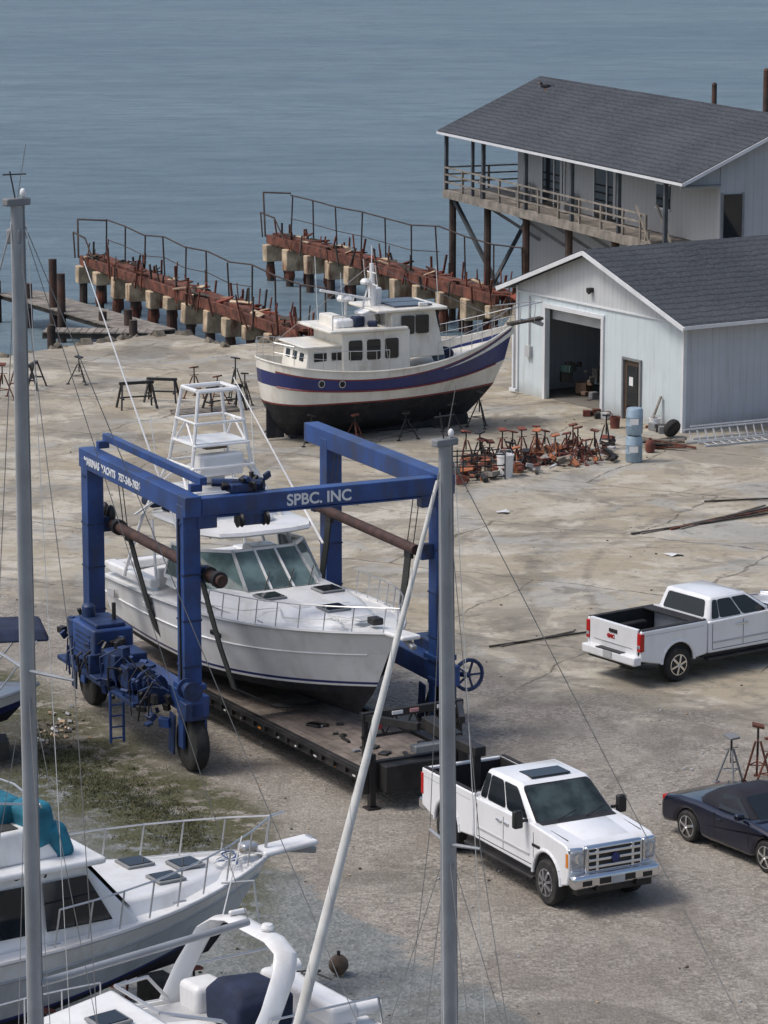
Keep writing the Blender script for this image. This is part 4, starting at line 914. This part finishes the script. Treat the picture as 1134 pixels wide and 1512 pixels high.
    for s in(-1,1):
        T.box('headlamp',lampg,(g-.02,s*(W-.17),1.05),(.14,.27,.36),(0,0,s*12),.05); T.box('headlamp_bezel',chrome,(g-.035,s*(W-.17),1.05),(.12,.32,.44),(0,0,s*12),.04); T.box('indicator',amber,(g-.07,s*(W-.02),1.04),(.1,.05,.28),bev=.015)
        T.lathe('headlamp_lens',chrome,(g+.048,s*(W-.20),1.08),[(.001,-.01),(.08,-.01),(.10,.008),(.07,.01),(.001,-.002)],'x',14)
    T.box('front_bumper',chrome if sd else body,(fr+.07,0,.66),(.26,2*W-.02,.27),bev=.08); T.box('air_dam',black,(fr+.0,0,.47),(.2,1.7,.16),bev=.03)
    T.box('bumper_intake',black,(fr+.202,0,.65),(.02,.8,.11)); T.box('licence_plate',ltgrey,(fr+.22,0,.65),(.02,.3,.14))
    for s in(-1,1): T.box('fog_lamp',black,(fr+.19,s*.68,.64),(.03,.22,.1),bev=.01); T.box('tow_hook',black,(fr+.12,s*.45,.50),(.2,.05,.08),bev=.01)
    if sd:
        T.box('sunroof',glass,(tx1-.35,0,zt+.035),(.5,.9,.03),bev=.01); T.box('hitch_ball_plate',black,(1.2,0,.9),(.5,.5,.1))
        T.box('exterior_badge',black,(hx+.1,-W-.003,1.02),(.3,.008,.06))
    T.box('interior_seat',interior,((bx0+bx1)/2,0,belt+.0),(1.2,1.2,.05))
    T.done()
pickup('pickup_truck',(1.55,63.0),-62,True)
pickup('pickup_truck',(5.37,74.77),36,False)

# ------------------------------------------------------------------ convertible
def roadster():
    T=Thing('convertible_car',(6.26,63.35),-56.6)
    xr,xf,ra,zb=.9,3.32,.36,.24
    pr=[(.05,.38),(.12,zb)]+arch(xr,.3,ra,8)+[(xr+ra+.05,.2),(xf-ra-.05,.2)]+arch(xf,.3,ra,8)+[(4.05,.25),(4.2,.36),(4.17,.55),(3.95,.70),(3.3,.82),(2.75,.89),(2.0,.86),(1.2,.90),(.6,.88),(.2,.82),(.04,.66)]
    W=.88
    T.prism('body',carnavy,pr,-W,W,bev=.12)
    rings=[]
    for z,x0,x1,y in((.85,.95,2.85,.76),(1.02,1.15,2.5,.72),(1.2,1.45,2.15,.60),(1.25,1.62,2.02,.45)):
        rings.append([(x0,-y*.8,z),(x0+.2,-y,z),(x1-.15,-y,z),(x1,-y*.8,z),(x1,y*.8,z),(x1-.15,y,z),(x0+.2,y,z),(x0,y*.8,z)])
    T.loft('soft_top',softtop,rings)
    for s in(-1,1):
        T.add('side_window',glass,[(1.75,s*.77,.90),(2.72,s*.77,.90),(2.2,s*.615,1.18),(1.75,s*.63,1.18)],[(0,1,2,3)])
        T.box('door_seam',black,(1.75,s*(W+.001),.6),(.012,.006,.45));T.box('door_seam',black,(2.8,s*(W+.001),.6),(.012,.006,.45))
        T.box('door_handle',carnavy,(1.9,s*(W+.01),.72),(.15,.03,.03),bev=.01); T.box('mirror',carnavy,(2.6,s*.95,.95),(.12,.2,.12),bev=.03)
        T.box('tail_lamp',red,(.08,s*.66,.70),(.1,.32,.14),bev=.03); T.box('headlamp',lampg,(4.05,s*.62,.6),(.16,.34,.12),bev=.04); T.box('side_marker',amber,(3.85,s*.885,.5),(.16,.02,.05))
        for xc in(xr,xf):
            T.loft('arch_liner',blackm,[[(xc+.35*math.cos(math.pi*i/10),s*yy,.3+.35*math.sin(math.pi*i/10)) for i in range(11)] for yy in(.84,.5)])
            wheel(T,(xc,s*.78,.315),.315,.2,chrome,s,5,.7)
    T.add('windscreen',glass,[(2.9,-.66,.91),(2.9,.66,.91),(2.25,.5,1.2),(2.25,-.5,1.2)],[(0,1,2,3)])
    T.box('bumper',carnavy,(.07,0,.45),(.16,1.6,.22),bev=.07); T.box('licence_plate',ltgrey,(-.02,0,.5),(.015,.35,.14))
    T.tube('exhaust',chrome,(-.04,-.5,.26),(.2,-.5,.26),.04)
    T.done()
roadster()

# ------------------------------------------------------------------ foreground cruisers
def cruiser():
    O=(-10.5,48.2)
    T=Thing('cabin_cruiser',(O[0],O[1],0),32.7)
    rows=[(.5,.5,.9,.2,8.9,.05,1.6,1),(.95,.9,1.3,.1,9.3,1.4,1.5,.95),(1.1,1.05,1.45,.1,9.4,1.55,1.6,.95),(1.16,1.11,1.5,.1,9.45,1.57,1.6,.95),(1.75,1.8,2.1,0,9.9,1.75,2.1,.95),(2.1,2.2,2.5,0,10.2,1.88,2.6,.95)]
    pt=hull(T,rows,[antif,antif,navy,greyhull,white],drop=.06,deckm=white,railm=ltgrey,camber=.09)
    T.loft('foredeck_trunk',white,[[(6.0,-1.3,2.2),(7.6,-1.2,2.22),(8.8,-.65,2.3),(9.3,-.2,2.3),(9.3,.2,2.3),(8.8,.65,2.3),(7.6,1.2,2.22),(6.0,1.3,2.2)],[(6.0,-1.2,2.52),(7.5,-1.05,2.52),(8.6,-.55,2.49),(9.0,-.15,2.47),(9.0,.15,2.47),(8.6,.55,2.49),(7.5,1.05,2.52),(6.0,1.2,2.52)]],bev=.06)
    for x,y in((7.85,-.45),(8.5,.05),(7.8,.55)): T.box('deck_hatch',greyp,(x,y,2.53),(.52,.52,.05),bev=.02); T.box('hatch_glass',glass,(x,y,2.56),(.42,.42,.02))
    T.X=Matrix.Translation((.6,0,0))
    T.loft('cabin',white,[[(.8,-1.5,2.1),(6.3,-1.45,2.15),(6.3,1.45,2.15),(.8,1.5,2.1)],[(.8,-1.35,3.35),(5.3,-1.25,3.35),(5.3,1.25,3.35),(.8,1.35,3.35)]],bev=.07)
    T.add('windscreen',glass,[(6.17,-1.25,2.42),(6.17,1.25,2.42),(5.5,1.15,3.22),(5.5,-1.15,3.22)],[(0,1,2,3)])
    for y in(-.42,.42): T.beam('windscreen_frame',white,(6.2,y,2.4),(5.5,y*.95,3.24),.05,.05)
    for s in(-1,1):
        for a,b in((1.2,2.9),(3.0,4.4),(4.5,5.7)):
            T.add('side_window',glass,[(a,s*1.485,2.38),(b,s*1.47,2.38),(b-.4 if b>5 else b,s*1.34,3.16),(a,s*1.36,3.16)],[(0,1,2,3)])
        T.path('rub_strake',ltgrey,[pt(4,i/16,s,-.01,0)-Vector((.6,0,0)) for i in range(17)],.03,5)
    T.box('roof',white,(3.1,0,3.4),(5.0,3.0,.12),bev=.05)
    T.loft('flybridge_coaming',white,[[(1.5,-1.25,3.45),(5.0,-1.1,3.45),(5.0,1.1,3.45),(1.5,1.25,3.45)],[(1.6,-1.3,3.95),(4.6,-1.0,4.0),(4.6,1.0,4.0),(1.6,1.3,3.95)]],bev=.06)
    T.box('flybridge_well',interior,(3.1,0,3.98),(2.4,1.9,.06))
    T.add('venturi_screen',glass,[(4.65,-1.0,4.0),(4.65,1.0,4.0),(4.45,.9,4.22),(4.45,-.9,4.22)],[(0,1,2,3)])
    T.X=Matrix.Translation((.9,0,-.05))
    T.box('canvas_cover',teal,(4.35,-.75,4.05),(.5,.7,.75),(0,-10,8),.14); T.box('canvas_cover',teal,(4.0,-.2,4.2),(.6,.8,.5),(6,5,15),.15); T.box('canvas_cover',teal,(4.7,-.95,3.75),(.35,.35,.6),(0,-20,0),.1)
    T.X=Matrix.Translation((.6,0,0))
    T.box('helm_seat',white,(2.6,-.4,4.3),(.5,.6,.6),bev=.09); T.box('helm_seat',white,(3.3,.5,4.2),(.5,.6,.5),bev=.09)
    T.path('flybridge_rail',steel,[(1.6,-1.25,3.9),(1.6,-1.25,4.6),(3.6,-1.2,4.6),(4.6,-1.1,4.4),(4.9,-.9,4.0)],.02); T.path('flybridge_rail',steel,[(1.6,1.25,3.9),(1.6,1.25,4.6),(3.6,1.2,4.6),(4.6,1.1,4.4),(4.9,.9,4.0)],.02)
    T.path('flybridge_rail',steel,[(4.6,-1.1,4.4),(4.7,0,4.45),(4.6,1.1,4.4)],.02)
    T.tube('antenna',white,(2.0,-1.2,4.1),(1.4,-1.3,6.4),.014,k=5)
    T.text('registration',black,'53163 BJ',(4.6,-1.38,3.30),(84,0,0),.16)
    T.X=Matrix.Identity(4)
    rails(T,pt,5,.5,.985,8,.62,steel,inset=.1,closed=True,lean=.1,mid=False,r=.018)
    T.box('bow_pulpit',white,(10.45,0,2.52),(1.1,.46,.11),(0,-3,0),.05); T.box('anchor',galv,(10.75,0,2.42),(.6,.16,.12),(0,12,0),.03); T.lathe('anchor_roller',steel,(10.95,0,2.55),[(.001,-.1),(.07,-.1),(.07,.1),(.001,.1)],'y',12)
    T.box('windlass',steel,(9.7,0,2.62),(.3,.26,.18),bev=.05)
    tangle(T,ropew,(9.4,.1,2.52),.2,12,.016); tangle(T,M('rope_blue',(.05,.09,.2),.8),(9.2,-.2,2.52),.18,9,.014); tangle(T,woodg,(9.6,-.1,2.56),.15,9,.016)
    T.path('dock_line',ropew,[(8.6,-1.0,2.45),(9.2,-1.05,2.4),(9.3,-1.1,1.4)],.02,5)
    for s in(-1,1):
        for t in(.5,.75,.93):
            p=pt(5,t,s,.14); T.tube('cleat',steel,p+Vector((-.12,0,.05)),p+Vector((.12,0,.05)),.02,k=5)
    for x in(2,5,8): T.box('keel_block',woodd,(x,0,.28),(.5,.9,.56))
    T.done()
    h=rad(32.7)
    for x,y in((2,-1.5),(5,-1.55),(8,-1.1),(2,1.5),(5,1.5),(8,1.1)): stand((O[0]+x*math.cos(h)-y*math.sin(h),O[1]+x*math.sin(h)+y*math.cos(h),0),1.1,jred)
cruiser()
def express2():
    O=(-.68,48.25)
    T=Thing('motorboat',(O[0],O[1],0),213)
    rows=[(.4,.4,.8,.2,6.8,.05,1.6,1),(.8,.78,1.15,.1,7.2,1.2,1.5,.95),(.95,.93,1.3,.1,7.3,1.3,1.6,.95),(1.4,1.45,1.8,0,7.6,1.42,2.0,.95),(1.75,1.85,2.1,0,7.8,1.48,2.3,.95)]
    pt=hull(T,rows,[antif,antif,white,white],drop=.06,deckm=white,railm=ltgrey,camber=.09)
    T.box('swim_platform',white,(-.2,0,1.15),(.5,2.3,.1),bev=.04)
    T.loft('cabin_top',white,[[(3.2,-1.2,1.85),(6.8,-.5,2.0),(6.8,.5,2.0),(3.2,1.2,1.85)],[(3.5,-1.0,2.35),(6.2,-.35,2.2),(6.2,.35,2.2),(3.5,1.0,2.35)]],bev=.07)
    T.box('deck_hatch',greyp,(4.2,0.2,2.36),(.55,.55,.05),(0,3,0),.02); T.box('hatch_glass',glass,(4.2,.2,2.39),(.44,.44,.02),(0,3,0)); T.box('deck_hatch',greyp,(5.2,0.0,2.3),(.45,.45,.05),(0,3,0),.02)
    T.path('windscreen_frame',steel,[(2.4,-1.25,1.9),(2.8,-1.15,2.35),(3.6,-.7,2.5),(3.6,.7,2.5),(2.8,1.15,2.35),(2.4,1.25,1.9)],.03)
    T.loft('seat_cover',navyc,[[(1.3,-.25,1.85),(2.3,-.25,1.85),(2.3,.75,1.85),(1.3,.75,1.85)],[(1.3,-.28,2.3),(2.3,-.28,2.35),(2.3,.78,2.3),(1.3,.78,2.35)],[(1.45,-.1,2.5),(2.15,-.1,2.57),(2.15,.6,2.5),(1.45,.6,2.53)]],bev=.08)
    prof=[(2.35,-1.3,1.8),(2.05,-1.3,2.35),(1.75,-1.2,2.9),(1.6,-1.0,3.12),(1.55,-.6,3.22),(1.55,.6,3.22),(1.6,1.0,3.12),(1.75,1.2,2.9),(2.05,1.3,2.35),(2.35,1.3,1.8)]
    rings=[]
    for i,p in enumerate(prof):
        p=Vector(p); a=Vector(prof[max(0,i-1)]); b=Vector(prof[min(len(prof)-1,i+1)]); t=(b-a).normalized(); u=Vector((1,0,0)); u=(u-t*u.dot(t)).normalized(); v=t.cross(u)
        rings.append([p+u*.19*math.cos(q)+v*.06*math.sin(q) for q in [2*math.pi*k/10 for k in range(10)]])
    T.loft('radar_arch',white,rings)
    T.lathe('arch_light',white,(1.5,.3,3.28),[(.001,0),(.1,.01),(.11,.05),(.08,.1),(.001,.12)],'z',16); T.box('horn',white,(1.5,-.6,3.32),(.3,.08,.08),bev=.03)
    T.tube('antenna',white,(1.6,-.9,3.15),(1.2,-.95,4.4),.012,k=5)
    T.path('grab_rail',steel,[(2.3,-1.35,1.85),(2.1,-1.4,2.3),(.2,-1.4,2.3),(.1,-1.35,1.85)],.02,5); T.path('grab_rail',steel,[(2.3,1.35,1.85),(2.1,1.4,2.3),(.2,1.4,2.3),(.1,1.35,1.85)],.02,5)
    T.box('seat',white,(.6,0,1.95),(.5,2.2,.4),bev=.1); T.box('cockpit_floor',ltgrey,(1.8,0,1.82),(2.6,2.3,.03)); T.box('seat',white,(2.0,-.8,2.0),(.6,.6,.5),bev=.1)
    for x,y in((.2,-1.3),(.1,.9)): T.lathe('fender',white,(x,y,1.95),[(.01,-.3),(.12,-.22),(.12,.22),(.01,.3)],'x',12)
    rails(T,pt,4,.45,.98,6,.5,steel,closed=True,mid=False)
    tangle(T,black,(.4,-.2,2.18),.2,8,.014); T.path('rope',black,[(.4,-.3,2.18),(.3,0,1.95),(.0,.3,1.85),(-.2,0,1.25)],.02,5)
    T.done()
    h=rad(213)
    for x,y in((1.5,-1.2),(4,-1.25),(6.3,-.6),(4,1.2),(1.5,1.2)): stand((O[0]+x*math.cos(h)-y*math.sin(h),O[1]+x*math.sin(h)+y*math.cos(h),0),.85,jred)
express2()

def sailboat(loc,hd,mx,mtop,spz,spl,boom=None,lean=(0,0),mr=1.0):
    T=Thing('sailboat',loc,hd)
    rows=[(.9,.7,1.3,1.2,8.2,.06,1.6,.5),(1.1,.95,1.4,.6,8.9,.9,1.5,.5),(1.35,1.3,1.5,.3,9.2,1.35,1.6,.6),(1.45,1.4,1.6,.25,9.3,1.4,1.6,.6),(2.1,2.0,2.3,0,10,1.5,2.0,.7)]
    pt=hull(T,rows,[antif,antif,navy,white],drop=.06,deckm=white,railm=ltgrey)
    T.box('fin_keel',antif,(4.8,0,.55),(1.6,.2,1.0),bev=.05)
    T.loft('coachroof',white,[[(3.0,-.9,2.0),(7.0,-.5,2.05),(7.0,.5,2.05),(3.0,.9,2.0)],[(3.1,-.75,2.4),(6.6,-.4,2.3),(6.6,.4,2.3),(3.1,.75,2.4)]],bev=.06)
    tp=Vector((mx+lean[0],lean[1],mtop)); bs=Vector((mx,0,2.1))
    T.loft('mast',alum,[[(p.x+.11*math.cos(2*math.pi*i/14)*k*mr,p.y+.08*math.sin(2*math.pi*i/14)*k*mr,p.z) for i in range(14)] for p,k in((bs,1.12),(bs.lerp(tp,.6),1.05),(tp,.85))])
    T.beam('mast_track',greyp,bs+Vector((-.13*mr,0,0)),tp+Vector((-.11*mr,0,0)),.03,.03)
    T.box('masthead',greyp,tp+Vector((0,0,.05)),(.36,.14,.10),bev=.02); T.tube('wind_vane',black,tp,tp+Vector((.1,.02,.45)),.01,k=5); T.tube('wind_vane',black,tp+Vector((-.15,0,.4)),tp+Vector((.25,.1,.42)),.01,k=5); T.ell('anchor_light',white,tp+Vector((-.1,0,.16)),(.08,.08,.12))
    T.tube('vhf_antenna',wire,tp,tp+Vector((-.1,.1,.8)),.006,k=4)
    f=(spz-2.1)/(mtop-2.1); c=bs.lerp(tp,f)
    for s in(-1,1):
        sp=c+Vector((-.12,s*spl,.05)); T.tube('spreader',alum,c,sp,.03,.02,6)
        T.path('shroud',wire,[tp-Vector((0,0,.2)),sp,Vector((mx-.2,s*1.45,2.1))],.007,4); T.tube('lower_shroud',wire,c,(mx-.5,s*1.4,2.1),.006,k=4); T.tube('lower_shroud',wire,c,(mx+.5,s*1.4,2.1),.006,k=4)
    T.tube('backstay',wire,tp,(.1,0,2.2),.007,k=4)
    T.tube('halyard',ropew,tp+Vector((.12,.05,-.2)),(mx+.16,.07,2.4),.007,k=4); T.tube('halyard',ropew,tp+Vector((-.1,.08,-.2)),(mx-.3,.5,2.4),.006,k=4)
    if boom:
        T.tube('boom',alum,(mx-.1,0,boom[2]),(mx-boom[0],boom[1],boom[2]+.25),.055,k=10); T.tube('topping_lift',wire,tp,(mx-boom[0],boom[1],boom[2]+.25),.006,k=4)
    for x in(2,5,7.5): T.box('keel_block',woodd,(x,0,.03),(.4,.6,.06))
    return T,tp,pt
T,tp,pt=sailboat((5.5,45.4,0),-143,5.75,11.75,6.3,.55,lean=(.1,-.05))
a=tp+Vector((.12,0,-.45)); b=Vector((8.95,0,1.9+.4))
n=12
T.loft('furled_sail',M('sail_cover',(.58,.58,.56),.8,0,.12,3,(.4,.38,.34),.4,2),[[p+Vector((math.cos(2*math.pi*i/12)*r,math.sin(2*math.pi*i/12)*r,0)) for i in range(12)] for p,r in [(a.lerp(b,k/n),.026+.05*min(1,(k/n)*1.5)) for k in range(n+1)]])
for k in range(60):
    p=a.lerp(b,(k+1)/62); r=.029+.05*min(1,(k+1)/62*1.5); q=k*.9
    T.tube('furling_line',ltgrey,p+Vector((math.cos(q)*r,math.sin(q)*r,0)),a.lerp(b,(k+2)/62)+Vector((math.cos(q+.9)*r,math.sin(q+.9)*r,0)),.006,k=4)
T.tube('forestay',wire,tp,a,.01)
T.done()
T,tp,pt=sailboat((-.2,45.4,0),-143,5.7,14.9,8.7,1.0,boom=(3.4,.2,4.3),mr=.9)
T.tube('forestay',wire,tp,(9.9,0,2.3),.012); T.box('radar_reflector',greyp,(5.7,-.05,14.5),(.2,.2,.2),(0,0,45),.03)
T.done()

# boat under a canopy at the left edge
T=Thing('covered_boat',(-12.7,67.4,0),12)
rows=[(.4,.4,.8,.2,4.6,.05,1.6,1),(.75,.72,1.1,.1,4.9,1.0,1.5,.95),(1.0,1.0,1.3,0,5.1,1.15,1.8,.95),(1.3,1.35,1.6,0,5.3,1.25,2.2,.95)]
pt=hull(T,rows,[antif,navy,white],drop=.05,deckm=white,railm=ltgrey)
T.loft('boat_cover',ltgrey,[[(.4,-1.1,1.4),(4.0,-.8,1.5),(4.0,.8,1.5),(.4,1.1,1.4)],[(.8,-.6,1.9),(3.5,-.4,1.85),(3.5,.4,1.85),(.8,.6,1.9)]],bev=.1)
T.loft('bimini',navyc,[[(2.8,-.95,2.75),(5.5,-.9,2.72),(5.5,.9,2.72),(2.8,.95,2.75)],[(2.9,-.7,2.98),(5.4,-.65,2.95),(5.4,.65,2.95),(2.9,.7,2.98)]],bev=.08)
for x in(3.0,5.2):
    for s in(-1,1): T.tube('bimini_pole',steel,(x*.5+1.6,s*.9,1.5),(x,s*.88,2.75),.02)
for x in(1,3,4.4): T.box('keel_block',woodd,(x,0,.2),(.4,.7,.4))
T.done()

# ------------------------------------------------------------------ boat-stand stockpile and yard clutter
cols=[rust,jred,rust,black,jred,rust,black,rustorange]
def G(px,py):   # yard-plane survey helper (metres)
    t=(py-756)/4800; A=(1-.206*t)/(.206+t); return ((px-567)*19.5*(.979*A+.202)/4800,19.5*A)
for i in range(40):
    u=R.random(); px_=670+225*u; py_=704-30*u+R.uniform(-18,8)
    x,y=G(px_,py_)
    stand((x,y,0),R.uniform(.5,1.15),R.choice(cols),tilt=R.choice([0,0,0,75,80]) ,w=R.uniform(.26,.4))
T=Thing('scrap_pile')
for i in range(150):
    u=R.random(); x,y=G(668+240*u,706-34*u+R.uniform(-18,12))
    T.box('scrap',R.choice([rust,rust,rustorange,black,woodd,jred,ltgrey,woodg]),(x,y,R.uniform(.03,.3)),(R.uniform(.05,.6),R.uniform(.04,.2),R.uniform(.04,.18)),(R.uniform(-30,30),R.uniform(-30,30),R.uniform(0,180)),.01)
T.done()
T=Thing('steel_cage',G(700,706)+(0,),12)
for z in(.1,.45,.8):
    T.path('bar',black,[(-.9,-.4,z),(.9,-.4,z),(.9,.4,z),(-.9,.4,z),(-.9,-.4,z)],.022,5)
for x in(-.9,-.45,0,.45,.9):
    for y in(-.4,.4): T.tube('bar',black,(x,y,0),(x,y,.85),.022,k=5)
T.done()
def bucket(loc,h,r,m,name='bucket'):
    T=Thing(name,loc); T.lathe('shell',m,(0,0,0),[(r*.85,0),(r,h*.9),(r*1.06,h*.92),(r*1.06,h),(r*.92,h),(r*.8,.1),(.001,.1)],'z',18)
    T.path('handle',steel,[(-r,0,h*.9),(-r*.6,0,h*1.2),(r*.6,0,h*1.2),(r,0,h*.9)],.01,4); T.done()
bucket(G(746,704)+(0,),.72,.27,white); bucket(G(764,698)+(0,),.3,.14,rustorange); bucket(G(967,634)+(0,),.4,.2,white); bucket(G(908,632)+(0,),.4,.18,jred)
x,y=G(936,682)
T=Thing('plastic_barrel',(x,y,0))
for z0,m in((0,bluebar),(.9,bluebar)):
    T.lathe('drum',m,(0,0,z0),[(.001,0),(.24,0),(.27,.06),(.27,.28),(.28,.3),(.27,.32),(.27,.56),(.28,.58),(.27,.6),(.27,.80),(.23,.86),(.001,.86)],'z',20)
    T.box('label',white,(-.03,-.275,z0+.45),(.28,.01,.2))
T.done()
T=Thing('spare_tyre',G(992,646)+(.32,),40,25); T.lathe('tyre',rubber,(0,0,0),[(.18,-.1),(.3,-.1),(.33,0),(.3,.1),(.18,.1)],'y',20); T.lathe('hub',white,(0,0,0),[(.001,-.07),(.18,-.07),(.18,.07),(.001,.07)],'y',16); T.done()
T=Thing('propane_tank',G(960,668)+(0,)); T.lathe('tank',jred,(0,0,0),[(.001,0),(.14,.03),(.16,.1),(.16,.30),(.12,.38),(.05,.42),(.05,.48),(.001,.48)],'z',16); T.done()
def ladder(loc,hd,L,tilt=0):
    T=Thing('ladder',loc,hd,tilt)
    for y in(-.22,.22): T.beam('rail',ltgrey,(0,y,.0),(L,y,.0),.05,.06)
    for i in range(int(L/.32)): T.tube('rung',ltgrey,(.2+i*.32,-.22,.0),(.2+i*.32,.22,.0),.022,k=6)
    T.done()
xx,yy=G(1012,655); ladder((xx,yy,.25),28,5.6,62); ladder((xx+.25,yy+.35,.3),27,5.2,66); ladder((xx+.5,yy-.45,.05),26,4.6,4)
T=Thing('lumber_pile',G(985,660)+(0,),10)
for i in range(14): T.box('board',R.choice([woodg,woodd,ltgrey,rust,tan]),(R.uniform(-.5,.3),.1*i-.5,.08+R.uniform(0,.12)),(R.uniform(.4,1.8),.1,.06),(0,R.uniform(-8,8),R.uniform(-40,40)))
T.done()
for (a,b,c,d,m,wd) in ((932,790,1134,760,woodd,.07),(990,783,1150,752,rust,.07),(1010,778,1150,748,woodd,.10),(722,957,872,935,woodd,.04),(1040,742,1140,738,woodd,.05)):
    p=G(a,b);q=G(c,d); T=Thing('timber_rail'); T.beam('rail',m,(p[0],p[1],.04),(q[0],q[1],.045),wd,.05,.01); T.beam('rail_batten',woodg,(p[0]+.3,p[1]+.09,.025),(q[0]-.4,q[1]+.12,.025),wd*.6,.04); T.done()
for p,q,h in((1079,1158,1.05),(1118,1152,1.2),(1137,1165,1.1)): stand(G(p,q)+(0,),h,rust if p>1100 else greyp,w=.33)
T=Thing('concrete_rubble')
for i in range(50):
    x,y=G(R.gauss(85,22),R.gauss(1078,12)); s=R.uniform(.03,.14); T.box('chunk',capc if R.random()<.2 else R.choice([ltgrey,rk]),(x,y,s*.3),(s,s*.8,s*.5),(R.uniform(0,40),R.uniform(0,40),R.uniform(0,90)),.01)
for i in range(420):
    x,y=G(R.uniform(0,1134),R.uniform(600,1500)); s=R.uniform(.015,.06); T.box('chunk',R.choice([ltgrey,woodd,capc,rk,rk]),(x,y,s*.3),(s,s*.8,s*.5),(0,0,R.uniform(0,90)))
T.done()
for p,q in((745,757),(1000,820)):
    x,y=G(p,q); T=Thing('discarded_sheet',(x,y,0),R.uniform(0,90)); vs=[(0,0,.06)];fs=[]
    for i in range(11):
        a=2*math.pi*i/11; rr=R.uniform(.16,.4); vs.append((rr*math.cos(a),rr*.7*math.sin(a),R.uniform(.01,.08)))
    for i in range(11): fs.append((0,1+i,1+(i+1)%11))
    T.add('cloth',white,vs,fs); T.done()
T=Thing('grass'); gm=M('grass_blade',(.05,.06,.024),.9,0,.4,3); gm2=M('grass_dry',(.10,.095,.045),.9,0,.4,3)
vs={0:([],[]),1:([],[])}
for cl in range(480):
    px_=R.uniform(40,300); py_=1112+ (px_-60)*.5+R.gauss(0,22)
    cx,cy=G(px_,py_); k=R.randint(0,1); sp=R.uniform(.05,.22)
    for b_ in range(R.randint(15,50)):
        x=cx+R.gauss(0,sp); y=cy+R.gauss(0,sp); a=R.uniform(0,6.28); h=R.uniform(.015,.06); w_=R.uniform(.006,.014)
        v,f=vs[k]; o=len(v); v+=[(x-w_*math.cos(a),y-w_*math.sin(a),0),(x+w_*math.cos(a),y+w_*math.sin(a),0),(x+R.gauss(0,.03),y+R.gauss(0,.03),h)]; f.append((o,o+1,o+2))
T.add('blades_green',gm,*vs[0]); T.add('blades_dry',gm2,*vs[1]); T.done()
T=Thing('mooring_buoy',G(500,1440)+(0,),0); T.ell('float',M('buoy_brown',(.10,.07,.05),.8,0,.4,4),(0,0,.2),(.36,.36,.36)); T.tube('eye',black,(0,0,.35),(0,0,.45),.03); T.done()
